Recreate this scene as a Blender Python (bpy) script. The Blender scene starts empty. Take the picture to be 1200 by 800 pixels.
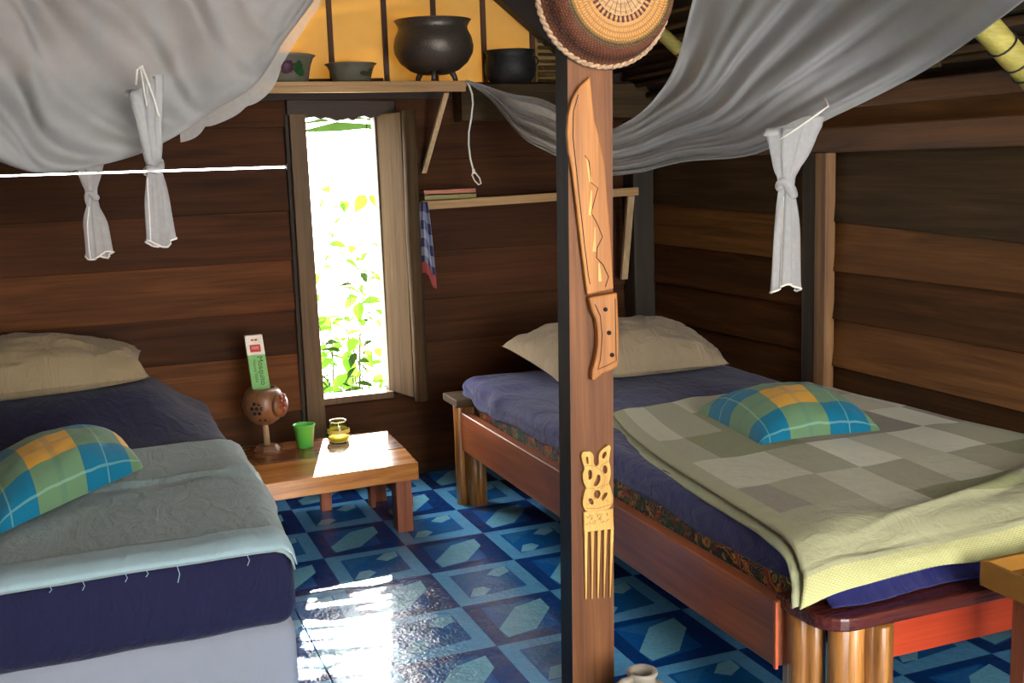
import bpy, bmesh, math, random
from mathutils import Vector, Matrix, noise

# ------------------------------------------------------------------ camera, world, sun, exposure
scene = bpy.context.scene
COL = scene.collection
random.seed(7)
PI = math.pi
rad = math.radians

YAW, PITCH, ROLL, CAM_H = rad(21.07), rad(9.07), rad(-1.95), 1.4
fwd = Vector((math.sin(YAW) * math.cos(PITCH), math.cos(YAW) * math.cos(PITCH), -math.sin(PITCH)))
r0 = Vector((math.cos(YAW), -math.sin(YAW), 0)); u0 = r0.cross(fwd)
rgt = r0 * math.cos(ROLL) + u0 * math.sin(ROLL)
upv = -r0 * math.sin(ROLL) + u0 * math.cos(ROLL)
cam_data = bpy.data.cameras.new('camera'); cam = bpy.data.objects.new('camera', cam_data); COL.objects.link(cam)
cam_data.sensor_width = 36; cam_data.lens = 39.0; cam_data.clip_start = 0.05
m = Matrix((rgt, upv, -fwd)).transposed().to_4x4(); m.translation = Vector((0, 0, CAM_H)); cam.matrix_world = m
scene.camera = cam

world = bpy.data.worlds.new('overcast_sky'); scene.world = world; world.use_nodes = True
wn = world.node_tree.nodes; wn['Background'].inputs[0].default_value = (1.0, 0.985, 0.96, 1); wn['Background'].inputs[1].default_value = 10.0

sun_d = bpy.data.lights.new('sun', 'SUN'); sun_d.energy = 36; sun_d.angle = rad(0.4); sun_d.color = (1.0, 0.95, 0.84)
sun = bpy.data.objects.new('sun', sun_d); COL.objects.link(sun)
sun.rotation_euler = Vector((-0.2565, -0.95, -0.652)).to_track_quat('-Z', 'Y').to_euler()

vs = scene.view_settings
vs.view_transform = 'Standard'; vs.look = 'None'; vs.gamma = 1.0; vs.use_curve_mapping = False
vs.exposure = 1.0
scene.cycles.max_bounces = 8; scene.cycles.transparent_max_bounces = 12
scene.cycles.use_denoising = True
scene.cycles.sample_clamp_indirect = 6.0

# ------------------------------------------------------------------ material helpers
def lin(c):
    f = lambda v: v / 12.92 if v <= 0.04045 else ((v + 0.055) / 1.055) ** 2.4
    return tuple(f(v / 255.0) for v in c) + (1.0,)

class NT:
    def __init__(s, name):
        s.m = bpy.data.materials.new(name); s.m.use_nodes = True; s.t = s.m.node_tree; s.t.nodes.clear()
        s.out = s.t.nodes.new('ShaderNodeOutputMaterial')
    def put(s, sock, v):
        if isinstance(v, bpy.types.NodeSocket): s.t.links.new(v, sock)
        elif v is not None:
            if hasattr(sock.default_value, '__len__') and not hasattr(v, '__len__'): v = [v] * len(sock.default_value)
            sock.default_value = v
    def n(s, kind, ins=None, out=0, **props):
        nd = s.t.nodes.new(kind)
        for k, v in props.items(): setattr(nd, k, v)
        for k, v in (ins or {}).items(): s.put(nd.inputs[k], v)
        return nd.outputs[out]
    def math(s, op, a, b=0.0, c=0.0): return s.n('ShaderNodeMath', {0: a, 1: b, 2: c}, operation=op)
    def mix(s, f, a, b, blend='MIX'): return s.n('ShaderNodeMix', {0: f, 6: a, 7: b}, out=2, data_type='RGBA', blend_type=blend)
    def ramp(s, f, stops):
        nd = s.t.nodes.new('ShaderNodeValToRGB'); s.put(nd.inputs[0], f)
        e = nd.color_ramp.elements
        while len(e) < len(stops): e.new(0.5)
        for i, (p, c) in enumerate(stops): e[i].position = p; e[i].color = c
        return nd.outputs[0]
    def coord(s, which='Object'): return s.n('ShaderNodeTexCoord', out={'Generated': 0, 'Normal': 1, 'UV': 2, 'Object': 3}[which])
    def mapping(s, v, sc=(1, 1, 1), loc=(0, 0, 0)): return s.n('ShaderNodeMapping', {0: v, 1: loc, 3: sc})
    def noise(s, v, scale=5, detail=4, rough=.55, dist=0.0): return s.n('ShaderNodeTexNoise', {'Vector': v, 'Scale': scale, 'Detail': detail, 'Roughness': rough, 'Distortion': dist})
    def bump(s, h, strength=.2, dist=.01): return s.n('ShaderNodeBump', {'Strength': strength, 'Distance': dist, 'Height': h})
    def sep(s, v):
        nd = s.t.nodes.new('ShaderNodeSeparateXYZ'); s.put(nd.inputs[0], v); return nd.outputs
    def rand(s): return s.n('ShaderNodeObjectInfo', out=5)
    def bsdf(s, col, rough=.6, normal=None, **kw):
        nd = s.t.nodes.new('ShaderNodeBsdfPrincipled')
        s.put(nd.inputs['Base Color'], col); s.put(nd.inputs['Roughness'], rough)
        if normal is not None: s.put(nd.inputs['Normal'], normal)
        for k, v in kw.items(): s.put(nd.inputs[k], v)
        return nd.outputs[0]
    def done(s, sh): s.t.links.new(sh, s.out.inputs[0]); return s.m

def wood(name, c1, c2, axis='X', rough=.55, bump=.25, vary=.35, fine=1.0, spec=.4, c3=None):
    t = NT(name); r = t.rand()
    off = t.n('ShaderNodeVectorMath', {0: t.coord('Object'), 1: t.n('ShaderNodeCombineXYZ', {0: t.math('MULTIPLY', r, 37.), 1: t.math('MULTIPLY', r, 19.), 2: t.math('MULTIPLY', r, 53.)})}, operation='ADD')
    k = {'X': (.9, 14, 14), 'Y': (14, .9, 14), 'Z': (14, 14, .9)}[axis]
    kf = tuple(a * (5 if a > 1 else 1.6) for a in k)
    g = t.noise(t.mapping(off, k), 1.6 * fine, 5, .6, .6)
    f = t.noise(t.mapping(off, kf), 1.8 * fine, 3, .6)
    blot = t.noise(t.mapping(off, tuple(a * .22 + .8 for a in k)), 1.3, 3, .5)
    col = t.ramp(g, [(.28, lin(c1)), (.72, lin(c2))])
    if c3 is not None: col = t.mix(t.ramp(blot, [(.45, (0, 0, 0, 1)), (.68, (.8, .8, .8, 1))]), col, lin(c3))
    else: col = t.mix(t.math('MULTIPLY', t.ramp(blot, [(.42, (0, 0, 0, 1)), (.75, (1, 1, 1, 1))]), .55), col, lin(c1))
    col = t.mix(.42, col, t.ramp(f, [(.3, (.35, .35, .35, 1)), (.65, (1, 1, 1, 1))]), 'MULTIPLY')
    val = t.math('MULTIPLY_ADD', r, vary * 2, 1 - vary)
    hs = t.n('ShaderNodeHueSaturation', {'Value': val, 'Color': col})
    h = t.math('ADD', g, t.math('MULTIPLY', f, .6))
    return t.done(t.bsdf(hs, t.math('MULTIPLY_ADD', f, .25, rough - .1), t.bump(h, bump, .004), **{'Specular IOR Level': spec}))

def plain(name, c, rough=.5, bump=0.0, scale=40, vary=.12, metal=0.0, spec=.5):
    t = NT(name); n = t.noise(t.coord('Object'), scale, 3)
    col = t.mix(n, lin(tuple(max(0, v * (1 - vary)) for v in c)), lin(tuple(min(255, v * (1 + vary)) for v in c)))
    return t.done(t.bsdf(col, rough, t.bump(n, bump, .004) if bump else None, Metallic=metal, **{'Specular IOR Level': spec}))

def fabric(name, c, weave=900, bump=.25, sheen=.1, vary=.12, big=3.0):
    t = NT(name); co = t.coord('Object')
    n = t.noise(co, big, 4); w = t.noise(co, weave, 1)
    col = t.mix(n, lin(tuple(v * (1 - vary) for v in c)), lin(tuple(min(255, v * (1 + vary)) for v in c)))
    cr = t.n('ShaderNodeTexNoise', {'Vector': t.mapping(co, (5, 2.2, 3)), 'Scale': 2.4, 'Detail': 5, 'Roughness': .55, 'Distortion': 1.8})
    h = t.math('ADD', t.math('MULTIPLY', w, .05), t.math('ADD', t.math('MULTIPLY', t.noise(co, 38, 3), .25), t.math('MULTIPLY', cr, 2.2)))
    return t.done(t.bsdf(col, .85, t.bump(h, min(1, bump * 1.3), .016), **{'Sheen Weight': sheen, 'Specular IOR Level': .25}))

# ------------------------------------------------------------------ mesh helpers
def V(*a): return Vector(a)
class MB:
    def __init__(s): s.v = []; s.f = []; s.uv = []; s.mi = []; s.cur = 0
    def add(s, vs, fs, uvs=None):
        b = len(s.v); s.v += [tuple(p) for p in vs]; s.uv += (uvs or [(0, 0)] * len(vs))
        for f in fs: s.f.append(tuple(i + b for i in f)); s.mi.append(s.cur)
        return s
    def hexa(s, p):   # 4 bottom (ccw from above), 4 top
        return s.add(p, [(3, 2, 1, 0), (4, 5, 6, 7), (0, 1, 5, 4), (1, 2, 6, 5), (2, 3, 7, 6), (3, 0, 4, 7)])
    def box(s, x0, x1, y0, y1, z0, z1):
        return s.hexa([(x0, y0, z0), (x1, y0, z0), (x1, y1, z0), (x0, y1, z0), (x0, y0, z1), (x1, y0, z1), (x1, y1, z1), (x0, y1, z1)])
    def grid(s, fn, nu, nv, cu=False, cv=False, flip=False):
        vs = []; uvs = []
        for j in range(nv + (0 if cv else 1)):
            for i in range(nu + (0 if cu else 1)):
                u, v = i / nu, j / nv; vs.append(fn(u, v)); uvs.append((u, v))
        w = nu + (0 if cu else 1); hgt = nv + (0 if cv else 1); fs = []
        for j in range(nv):
            for i in range(nu):
                a, b = j * w + i, j * w + (i + 1) % w; c, d = ((j + 1) % hgt) * w + (i + 1) % w, ((j + 1) % hgt) * w + i
                fs.append((a, d, c, b) if flip else (a, b, c, d))
        return s.add(vs, fs, uvs)
    def lathe(s, prof, n=24, c=(0, 0, 0), axis=None, cap0=True, cap1=True, wob=None):
        q = Vector(axis).to_track_quat('Z', 'Y') if axis is not None else None
        vs = []; uvs = []; k = len(prof)
        for j, (r, z) in enumerate(prof):
            for i in range(n):
                a = 2 * PI * i / n; rr = r * (wob(a, z) if wob else 1)
                p = V(rr * math.cos(a), rr * math.sin(a), z)
                if q: p = q @ p
                vs.append(p + Vector(c)); uvs.append((i / n, j / (k - 1)))
        fs = [(j * n + i, j * n + (i + 1) % n, (j + 1) * n + (i + 1) % n, (j + 1) * n + i) for j in range(k - 1) for i in range(n)]
        if cap0: fs.append(tuple(range(n - 1, -1, -1)))
        if cap1: fs.append(tuple((k - 1) * n + i for i in range(n)))
        return s.add(vs, fs, uvs)
    def tube(s, path, r, n=8, cap=True):
        P = [Vector(p) for p in path]; k = len(P); vs = []; N = None
        for i in range(k):
            T = (P[min(i + 1, k - 1)] - P[max(i - 1, 0)]).normalized()
            if N is None:
                N = T.orthogonal().normalized()
            N = (N - T * N.dot(T)); N = N.normalized() if N.length > 1e-6 else T.orthogonal().normalized()
            B = T.cross(N); rr = r[i] if hasattr(r, '__len__') else r
            for j in range(n):
                a = 2 * PI * j / n; vs.append(P[i] + (N * math.cos(a) + B * math.sin(a)) * rr)
        fs = [(i * n + j, i * n + (j + 1) % n, (i + 1) * n + (j + 1) % n, (i + 1) * n + j) for i in range(k - 1) for j in range(n)]
        if cap: fs += [tuple(range(n - 1, -1, -1)), tuple((k - 1) * n + j for j in range(n))]
        return s.add(vs, fs)
    def prism(s, poly, fn, h0, h1):   # poly ccw 2D, fn(x, y, h) -> 3D
        n = len(poly); vs = [fn(x, y, h0) for x, y in poly] + [fn(x, y, h1) for x, y in poly]
        fs = [tuple(range(n - 1, -1, -1)), tuple(range(n, 2 * n))] + [(i, (i + 1) % n, n + (i + 1) % n, n + i) for i in range(n)]
        return s.add(vs, fs)
    def ribbon(s, path, w, fn, h0, h1):  # flat strip along a 2D path, thickness h0..h1
        P = [Vector((a, b)) for a, b in path]; k = len(P); L = []; R = []
        for i in range(k):
            T = (P[min(i + 1, k - 1)] - P[max(i - 1, 0)]).normalized(); N = Vector((-T.y, T.x)) * w / 2
            L.append(P[i] + N); R.append(P[i] - N)
        vs = []
        for i in range(k):
            for q, h in ((L[i], h0), (R[i], h0), (R[i], h1), (L[i], h1)): vs.append(fn(q.x, q.y, h))
        fs = [(4 * i + j, 4 * i + (j + 1) % 4, 4 * i + 4 + (j + 1) % 4, 4 * i + 4 + j) for i in range(k - 1) for j in range(4)]
        fs += [(3, 2, 1, 0), (4 * k - 4, 4 * k - 3, 4 * k - 2, 4 * k - 1)]
        return s.add(vs, fs)
    def rbox(s, x0, x1, y0, y1, z0, z1, r, n=(12, 12, 4), deform=None):   # rounded, subdivided box
        lo = V(x0 + r, y0 + r, z0 + r); hi = V(x1 - r, y1 - r, z1 - r); A = (x0, y0, z0); B = (x1, y1, z1)
        def ticks(i):
            e = [0, .3, .6, 1]
            return [A[i] + r * q for q in e] + [lo[i] + (hi[i] - lo[i]) * k / n[i] for k in range(1, n[i])] + [B[i] - r * q for q in reversed(e)]
        tk = [ticks(i) for i in range(3)]; ids = {}; vs = []; uvs = []; fs = []
        def vid(p):
            k = tuple(round(c, 5) for c in p)
            if k not in ids:
                q = V(*[min(max(p[i], lo[i]), hi[i]) for i in range(3)]); d = V(*p) - q
                pt = q + d.normalized() * r if d.length > 1e-9 else V(*p)
                uvs.append(((pt.x - x0) / (x1 - x0), (pt.y - y0) / (y1 - y0)))
                if deform: pt = deform(pt)
                ids[k] = len(vs); vs.append(pt)
            return ids[k]
        for ax in range(3):
            a, b = (ax + 1) % 3, (ax + 2) % 3
            for side in (0, 1):
                for i in range(len(tk[a]) - 1):
                    for j in range(len(tk[b]) - 1):
                        c = []
                        for di, dj in ((0, 0), (1, 0), (1, 1), (0, 1)):
                            p = [0, 0, 0]; p[ax] = (A if side == 0 else B)[ax]; p[a] = tk[a][i + di]; p[b] = tk[b][j + dj]; c.append(vid(p))
                        fs.append(tuple(c if side else c[::-1]))
        return s.add(vs, fs, uvs)
    def mesh(s, name, mats, smooth=False, org=(0, 0, 0)):
        me = bpy.data.meshes.new(name); o = Vector(org)
        me.from_pydata([tuple(Vector(p) - o) for p in s.v], [], s.f)
        uvl = me.uv_layers.new(name='UVMap'); lp = [0] * len(me.loops); me.loops.foreach_get('vertex_index', lp)
        uvl.data.foreach_set('uv', [c for i in lp for c in s.uv[i]])
        for mt in (mats if isinstance(mats, (list, tuple)) else [mats]): me.materials.append(mt)
        me.polygons.foreach_set('material_index', s.mi)
        me.polygons.foreach_set('use_smooth', [smooth] * len(s.f))
        bm = bmesh.new(); bm.from_mesh(me); bmesh.ops.recalc_face_normals(bm, faces=bm.faces[:]); bm.to_mesh(me); bm.free()
        me.update(); return me

def wloc(o):
    p = Vector((0, 0, 0))
    while o is not None: p = p + o.location; o = o.parent
    return p
def obj(name, mb, mats, parent=None, smooth=False, bevel=0, local=False, org=None, solid=0, sub=0, seg=2):
    base = wloc(parent) if parent is not None else Vector((0, 0, 0))
    o_at = Vector(org) if org is not None else base
    me = mb.mesh(name, mats, smooth, (0, 0, 0) if local else o_at)
    o = bpy.data.objects.new(name, me); COL.objects.link(o); o.parent = parent
    if not local: o.location = o_at - base
    if solid:
        md = o.modifiers.new('s', 'SOLIDIFY'); md.thickness = solid; md.offset = 0
    if bevel:
        md = o.modifiers.new('b', 'BEVEL'); md.width = bevel; md.segments = seg; md.limit_method = 'ANGLE'; md.angle_limit = rad(40)
    if sub:
        md = o.modifiers.new('u', 'SUBSURF'); md.levels = sub; md.render_levels = sub
    return o
def tag(o, label, cat, group=None):
    o['label'] = label; o['category'] = cat
    if group: o['group'] = group
    return o
def thing(name, label, cat, loc, group=None, rz=0):
    o = bpy.data.objects.new(name, None); o.empty_display_size = .1; COL.objects.link(o); o.location = loc; o.rotation_euler = (0, 0, rz)
    return tag(o, label, cat, group)
def struct(name, mb=None, mats=None, loc=(0, 0, 0), **k):
    if mb is None:
        o = bpy.data.objects.new(name, None); COL.objects.link(o); o.location = loc
    else: o = obj(name, mb, mats, org=loc, **k)
    o['kind'] = 'structure'; return o
def ns(x, y=0., z=0.): return noise.noise(Vector((x, y, z)))
def interp(pts, u):   # piecewise-smooth (Catmull-Rom) through points
    n = len(pts) - 1; x = min(max(u, 0), 1) * n; i = min(int(x), n - 1); t = x - i
    P = [Vector(pts[min(max(i + k, 0), n)]) for k in (-1, 0, 1, 2)]
    return .5 * ((2 * P[1]) + (P[2] - P[0]) * t + (2 * P[0] - 5 * P[1] + 4 * P[2] - P[3]) * t * t + (3 * P[1] - P[0] - 3 * P[2] + P[3]) * t ** 3)

# ------------------------------------------------------------------ materials
M = {}
M['wall'] = wood('wall_plank_wood', (52, 29, 14), (86, 50, 25), 'X', .65, .3, .22, c3=(70, 40, 20), spec=.12)
M['walll'] = wood('light_wall_plank_wood', (76, 43, 21), (116, 70, 36), 'X', .65, .3, .15, c3=(92, 54, 27), spec=.12)
M['wallg'] = wood('greyish_plank_wood', (54, 41, 27), (96, 75, 51), 'Y', .7, .3, .2, c3=(66, 50, 34), spec=.1)
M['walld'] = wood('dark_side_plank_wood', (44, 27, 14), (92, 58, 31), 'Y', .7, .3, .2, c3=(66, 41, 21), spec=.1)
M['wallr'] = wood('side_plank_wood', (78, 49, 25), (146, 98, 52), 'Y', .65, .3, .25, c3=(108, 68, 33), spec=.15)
M['beam'] = wood('beam_wood', (66, 40, 22), (128, 82, 46), 'Y', .55, .3, .15)
M['dark'] = wood('dark_wood', (28, 18, 12), (58, 38, 24), 'X', .6, .3, .2)
M['darkz'] = wood('dark_upright_wood', (28, 22, 16), (62, 50, 36), 'Z', .7, .3, .2)
M['grey'] = wood('weathered_wood', (92, 74, 54), (128, 104, 76), 'Z', .75, .3, .12)
M['shut'] = wood('shutter_wood', (62, 48, 33), (96, 77, 54), 'Z', .8, .4, .08, spec=.1)
M['plate'] = wood('plate_beam_wood', (54, 42, 28), (92, 74, 50), 'X', .7, .3, .1, spec=.1)
M['pale'] = wood('pale_batten_wood', (150, 112, 70), (205, 165, 110), 'X', .6, .2, .08)
M['palez'] = wood('pale_upright_wood', (165, 135, 98), (215, 185, 140), 'Z', .6, .2, .08)
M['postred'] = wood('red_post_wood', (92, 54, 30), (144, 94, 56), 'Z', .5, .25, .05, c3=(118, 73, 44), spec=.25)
M['postdark'] = wood('dark_post_wood', (20, 18, 16), (36, 32, 28), 'Z', .6, .2, .05)  # darker wood tone, only on the left face of the post
M['rail'] = wood('reddish_rail_wood', (132, 62, 32), (205, 118, 66), 'Y', .32, .15, .05, c3=(128, 72, 52), spec=.6)
M['maroon'] = wood('maroon_lacquered_wood', (72, 28, 22), (112, 48, 38), 'X', .25, .12, .05, spec=.6)
M['redwood'] = wood('bright_red_wood', (160, 48, 20), (190, 70, 32), 'X', .35, .1, .04)
M['log'] = wood('varnished_log_wood', (96, 52, 18), (216, 148, 70), 'Z', .28, .35, .12, fine=1.3, spec=.7)
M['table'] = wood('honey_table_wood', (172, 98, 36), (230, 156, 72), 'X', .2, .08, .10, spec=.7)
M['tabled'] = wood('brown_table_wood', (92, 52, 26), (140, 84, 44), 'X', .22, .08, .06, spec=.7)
M['tleg'] = wood('red_table_leg_wood', (130, 66, 40), (190, 112, 72), 'Z', .45, .2, .1)
M['carve'] = wood('carved_yellow_wood', (164, 98, 40), (206, 138, 66), 'Z', .4, .1, .03)
M['comb'] = wood('comb_yellow_wood', (214, 160, 78), (240, 194, 108), 'Z', .4, .05, .03)
M['navy'] = fabric('navy_cotton', (30, 32, 92), 700, .3, .15)
M['navyd'] = fabric('dark_navy_cotton', (26, 27, 58), 700, .3, .1)
M['cream'] = fabric('cream_pillowcase', (164, 146, 118), 900, .35, .1, .06)
M['creamd'] = fabric('beige_pillowcase', (146, 128, 98), 900, .35, .1, .06)
M['base'] = fabric('pale_mattress_cover', (140, 145, 156), 900, .15, .05, .05)
M['rope'] = plain('white_cord', (225, 218, 205), .8, .2, 200)
M['iron'] = plain('cast_iron', (78, 70, 62), .36, .5, 120, .25, .5)
M['irond'] = plain('sooty_iron', (34, 34, 34), .55, .5, 120, .2, .3)
M['bamboo'] = wood('yellow_bamboo', (150, 138, 62), (206, 190, 100), 'X', .45, .1, .08)
M['wire'] = plain('dark_lashing', (38, 32, 26), .7, .3, 200)
M['stick'] = wood('roof_stick_wood', (44, 32, 20), (110, 84, 52), 'Y', .75, .3, .5, spec=.2)
M['thatch'] = plain('dark_thatch', (40, 28, 18), .95, .9, 60, .6)
M['green'] = plain('green_plastic', (92, 188, 76), .35, .02, 30, .03)
M['trayy'] = plain('ochre_painted_wood', (150, 104, 38), .42, .1, 30, .08)
M['ground'] = plain('pale_sandy_ground', (214, 212, 190), .95, .4, 3, .1)

def translucent(name, c, tr=.5, alpha=1.0, vary=.1, scale=8, rough=.8):
    t = NT(name); n = t.noise(t.coord('Object'), scale, 3)
    col = t.mix(n, lin(tuple(v * (1 - vary) for v in c)), lin(tuple(min(255, v * (1 + vary)) for v in c)))
    d = t.n('ShaderNodeBsdfDiffuse', {0: col}); tl = t.n('ShaderNodeBsdfTranslucent', {0: col})
    sh = t.n('ShaderNodeMixShader', {0: tr, 1: d, 2: tl})
    if alpha < 1:
        tp = t.n('ShaderNodeBsdfTransparent'); sh = t.n('ShaderNodeMixShader', {0: alpha, 1: tp, 2: sh})
    return t.done(sh)
M['net'] = translucent('sheer_white_net', (180, 178, 175), .3, .82, .04, 20)
M['nettail'] = translucent('sheer_net_tail', (214, 212, 210), .4, .5, .06, 60)
M['yellow'] = translucent('yellow_translucent_panel', (196, 164, 100), .25, 1, .06, 5)
M['leaf'] = translucent('bright_green_leaf', (66, 122, 28), .5, 1, .3, 9)
M['leafd'] = translucent('dark_green_leaf', (26, 40, 14), .4, 1, .3, 9)
M['stem'] = plain('plant_stem', (44, 38, 22), .8, .2, 60)

def vinyl():
    t = NT('printed_blue_vinyl'); g = t.n('ShaderNodeNewGeometry'); x, y, z = t.sep(g)
    tx = t.math('DIVIDE', t.math('SUBTRACT', x, 1.04), .31); ty = t.math('DIVIDE', t.math('SUBTRACT', y, 3.235), .325)
    fx, fy = t.math('FLOOR', tx), t.math('FLOOR', ty); u, v = t.math('SUBTRACT', tx, fx), t.math('SUBTRACT', ty, fy)
    par = t.math('ABSOLUTE', t.math('MODULO', t.math('ADD', fx, fy), 2.0))   # 0 light tile, 1 dark tile
    def poly(pts):   # convex polygon test, ccw
        r = None; n = len(pts); area = sum(pts[i][0] * pts[(i + 1) % n][1] - pts[(i + 1) % n][0] * pts[i][1] for i in range(n))
        if area < 0: pts = pts[::-1]
        for i in range(n):
            (ax, ay), (bx, by) = pts[i], pts[(i + 1) % n]; ex, ey = bx - ax, by - ay
            d = t.math('ADD', t.math('MULTIPLY', v, ex), t.math('MULTIPLY_ADD', u, -ey, -ex * ay + ey * ax))
            s_ = t.math('GREATER_THAN', d, 0.0); r = s_ if r is None else t.math('MULTIPLY', r, s_)
        return r
    light, dark = lin((96, 166, 214)), lin((10, 60, 128))
    grain = t.noise(g, 55, 4, .7); big = t.noise(g, 9, 3)
    # light tile
    a = t.mix(poly([(.16, .16), (.84, .24), (.84, .86), (.16, .84)]), light, lin((16, 98, 168)))
    a = t.mix(poly([(.2, .8), (.2, .5), (.55, .83)]), a, lin((40, 110, 168)))
    a = t.mix(poly([(.46, .2), (.82, .26), (.8, .55)]), a, lin((34, 98, 158)))
    a = t.mix(poly([(.68, .84), (.83, .86), (.82, .70), (.66, .60), (.55, .70)]), a, lin((124, 186, 214)))
    a = t.mix(poly([(.28, .40), (.40, .41), (.45, .31), (.33, .18), (.17, .19)]), a, lin((124, 186, 214)))
    # dark tile
    b = t.mix(poly([(.15, .11), (.75, .19), (.76, .90), (.17, .88)]), dark, lin((18, 92, 168)))
    b = t.mix(poly([(.20, .84), (.72, .88), (.42, .56)]), b, lin((40, 108, 172)))
    b = t.mix(poly([(.5, .76), (.83, .86), (.82, .60), (.5, .2), (.18, .13), (.16, .34)]), b, lin((116, 184, 212)))
    c = t.mix(par, a, b)
    c = t.mix(.5, c, t.ramp(grain, [(.3, (.8, .8, .8, 1)), (.7, (1.3, 1.3, 1.25, 1))]), 'MULTIPLY')
    rip = t.math('ADD', t.math('MULTIPLY', t.noise(g, 90, 2), .5), t.math('MULTIPLY', t.noise(t.mapping(g, (1, 1, 1)), 11, 3), 1.6))
    return t.done(t.bsdf(c, t.math('MULTIPLY_ADD', big, .16, .13), t.bump(rip, .34, .012), **{'Specular IOR Level': .5}))
M['vinyl'] = vinyl()

def plaid():
    t = NT('yellow_teal_plaid'); u, v, w = t.sep(t.coord('UV'))
    Y, B = lin((216, 160, 50)), lin((0, 108, 138))
    def band(x, ph):
        s_ = t.math('FRACT', t.math('MULTIPLY_ADD', x, 1.55, ph)); b = t.math('GREATER_THAN', s_, .5)
        l1 = t.math('COMPARE', s_, .74, .008); l2 = t.math('COMPARE', s_, .26, .03)
        return b, l1, l2
    bu, lu, ku = band(u, .60); bv, lv, kv = band(v, .69)
    eq = t.math('COMPARE', bu, bv, .1)
    c = t.mix(eq, lin((102, 136, 100)), t.mix(bu, Y, B))
    c = t.mix(t.math('MULTIPLY', t.math('MAXIMUM', ku, kv), .22), c, lin((60, 110, 110)))
    c = t.mix(t.math('MULTIPLY', t.math('MAXIMUM', lu, lv), .3), c, lin((160, 210, 190)))
    n = t.noise(t.coord('Object'), 700, 1)
    return t.done(t.bsdf(c, .8, t.bump(t.math('ADD', n, t.noise(t.coord('Object'), 30, 3)), .2, .004), **{'Sheen Weight': .1, 'Specular IOR Level': .25}))
M['plaid'] = plaid()

def patchwork():
    t = NT('olive_patchwork_cloth'); u, v, w = t.sep(t.coord('UV'))   # u across the bed, v towards the foot
    cu = t.math('FLOOR', t.math('MULTIPLY', u, 7.2)); cv = t.math('FLOOR', t.math('MULTIPLY', v, 10.5))
    wn_ = t.n('ShaderNodeTexWhiteNoise', {'Vector': t.n('ShaderNodeCombineXYZ', {0: cu, 1: cv, 2: 3.0})}, out=0, noise_dimensions='3D')
    nd = t.t.nodes.new('ShaderNodeValToRGB'); t.put(nd.inputs[0], wn_); e = nd.color_ramp; e.interpolation = 'CONSTANT'
    cols = [(0, (166, 162, 132)), (.22, (134, 136, 94)), (.40, (196, 194, 166)), (.58, (150, 142, 122)), (.74, (220, 218, 196)), (.88, (172, 170, 138))]
    while len(e.elements) < len(cols): e.elements.new(.5)
    for i, (p, c) in enumerate(cols): e.elements[i].position = p; e.elements[i].color = lin(c)
    inner = t.math('MULTIPLY', t.math('LESS_THAN', v, .5714), t.math('GREATER_THAN', u, .05))
    c = t.mix(inner, lin((168, 166, 130)), nd.outputs[0])
    band = t.math('GREATER_THAN', v, .83)
    rows = t.math('FRACT', t.math('MULTIPLY', v, 90.)); dash = t.math('FRACT', t.math('MULTIPLY_ADD', u, 95., t.math('MULTIPLY', t.math('FLOOR', t.math('MULTIPLY', v, 90.)), .37)))
    d = t.math('MULTIPLY', t.math('LESS_THAN', rows, .30), t.math('LESS_THAN', dash, .7))
    st = t.mix(d, lin((196, 194, 138)), lin((154, 154, 94)))
    c = t.mix(band, c, st)
    n = t.noise(t.coord('Object'), 500, 1); f = t.math('MULTIPLY_ADD', t.noise(t.mapping(t.coord('Object'), (3, 4.5, 2)), 2.2, 5, .55, 1.6), 3.0, t.noise(t.coord('Object'), 26, 4))
    return t.done(t.bsdf(c, .9, t.bump(t.math('ADD', t.math('MULTIPLY', n, .3), f), .3, .012), **{'Sheen Weight': .1, 'Specular IOR Level': .2}))
M['patch'] = patchwork()
M['lining'] = fabric('pale_green_lining', (168, 170, 132), 500, .3, .1, .08)
M['pblue'] = fabric('pale_blue_sheet', (142, 158, 156), 800, .3, .1, .06, 2)
M['ptrim'] = fabric('light_blue_trim', (158, 184, 190), 800, .25, .1, .04, 4)

def floral():
    t = NT('floral_ticking'); co = t.coord('Object')
    vn = t.t.nodes.new('ShaderNodeTexVoronoi'); t.put(vn.inputs['Vector'], t.n('ShaderNodeVectorMath', {0: co, 1: t.noise(co, 18, 2)}, operation='ADD')); vn.inputs['Scale'].default_value = 15
    r, g_, b = t.sep(vn.outputs['Color'])
    c = t.ramp(r, [(0, lin((30, 44, 34))), (.3, lin((60, 92, 52))), (.42, lin((190, 34, 36))), (.6, lin((222, 160, 70))), (.75, lin((40, 110, 74))), (.9, lin((28, 32, 60)))])
    e = t.ramp(vn.outputs['Distance'], [(.25, (1, 1, 1, 1)), (.75, (.2, .2, .2, 1))])
    return t.done(t.bsdf(t.mix(.8, c, e, 'MULTIPLY'), .85, t.bump(t.noise(co, 300, 2), .2, .003)))
M['floral'] = floral()

def cloth_plaid():
    t = NT('navy_check_cloth'); u, v, w = t.sep(t.coord('UV'))
    a = t.math('GREATER_THAN', t.math('FRACT', t.math('MULTIPLY', u, 3.)), .5); b = t.math('GREATER_THAN', t.math('FRACT', t.math('MULTIPLY', v, 4.)), .5)
    c = t.mix(t.math('MULTIPLY', t.math('ADD', a, b), .5), lin((150, 156, 176)), lin((30, 34, 74)))
    c = t.mix(t.math('LESS_THAN', v, .16), c, lin((150, 66, 64)))
    return t.done(t.bsdf(c, .85))
M['check'] = cloth_plaid()

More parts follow.
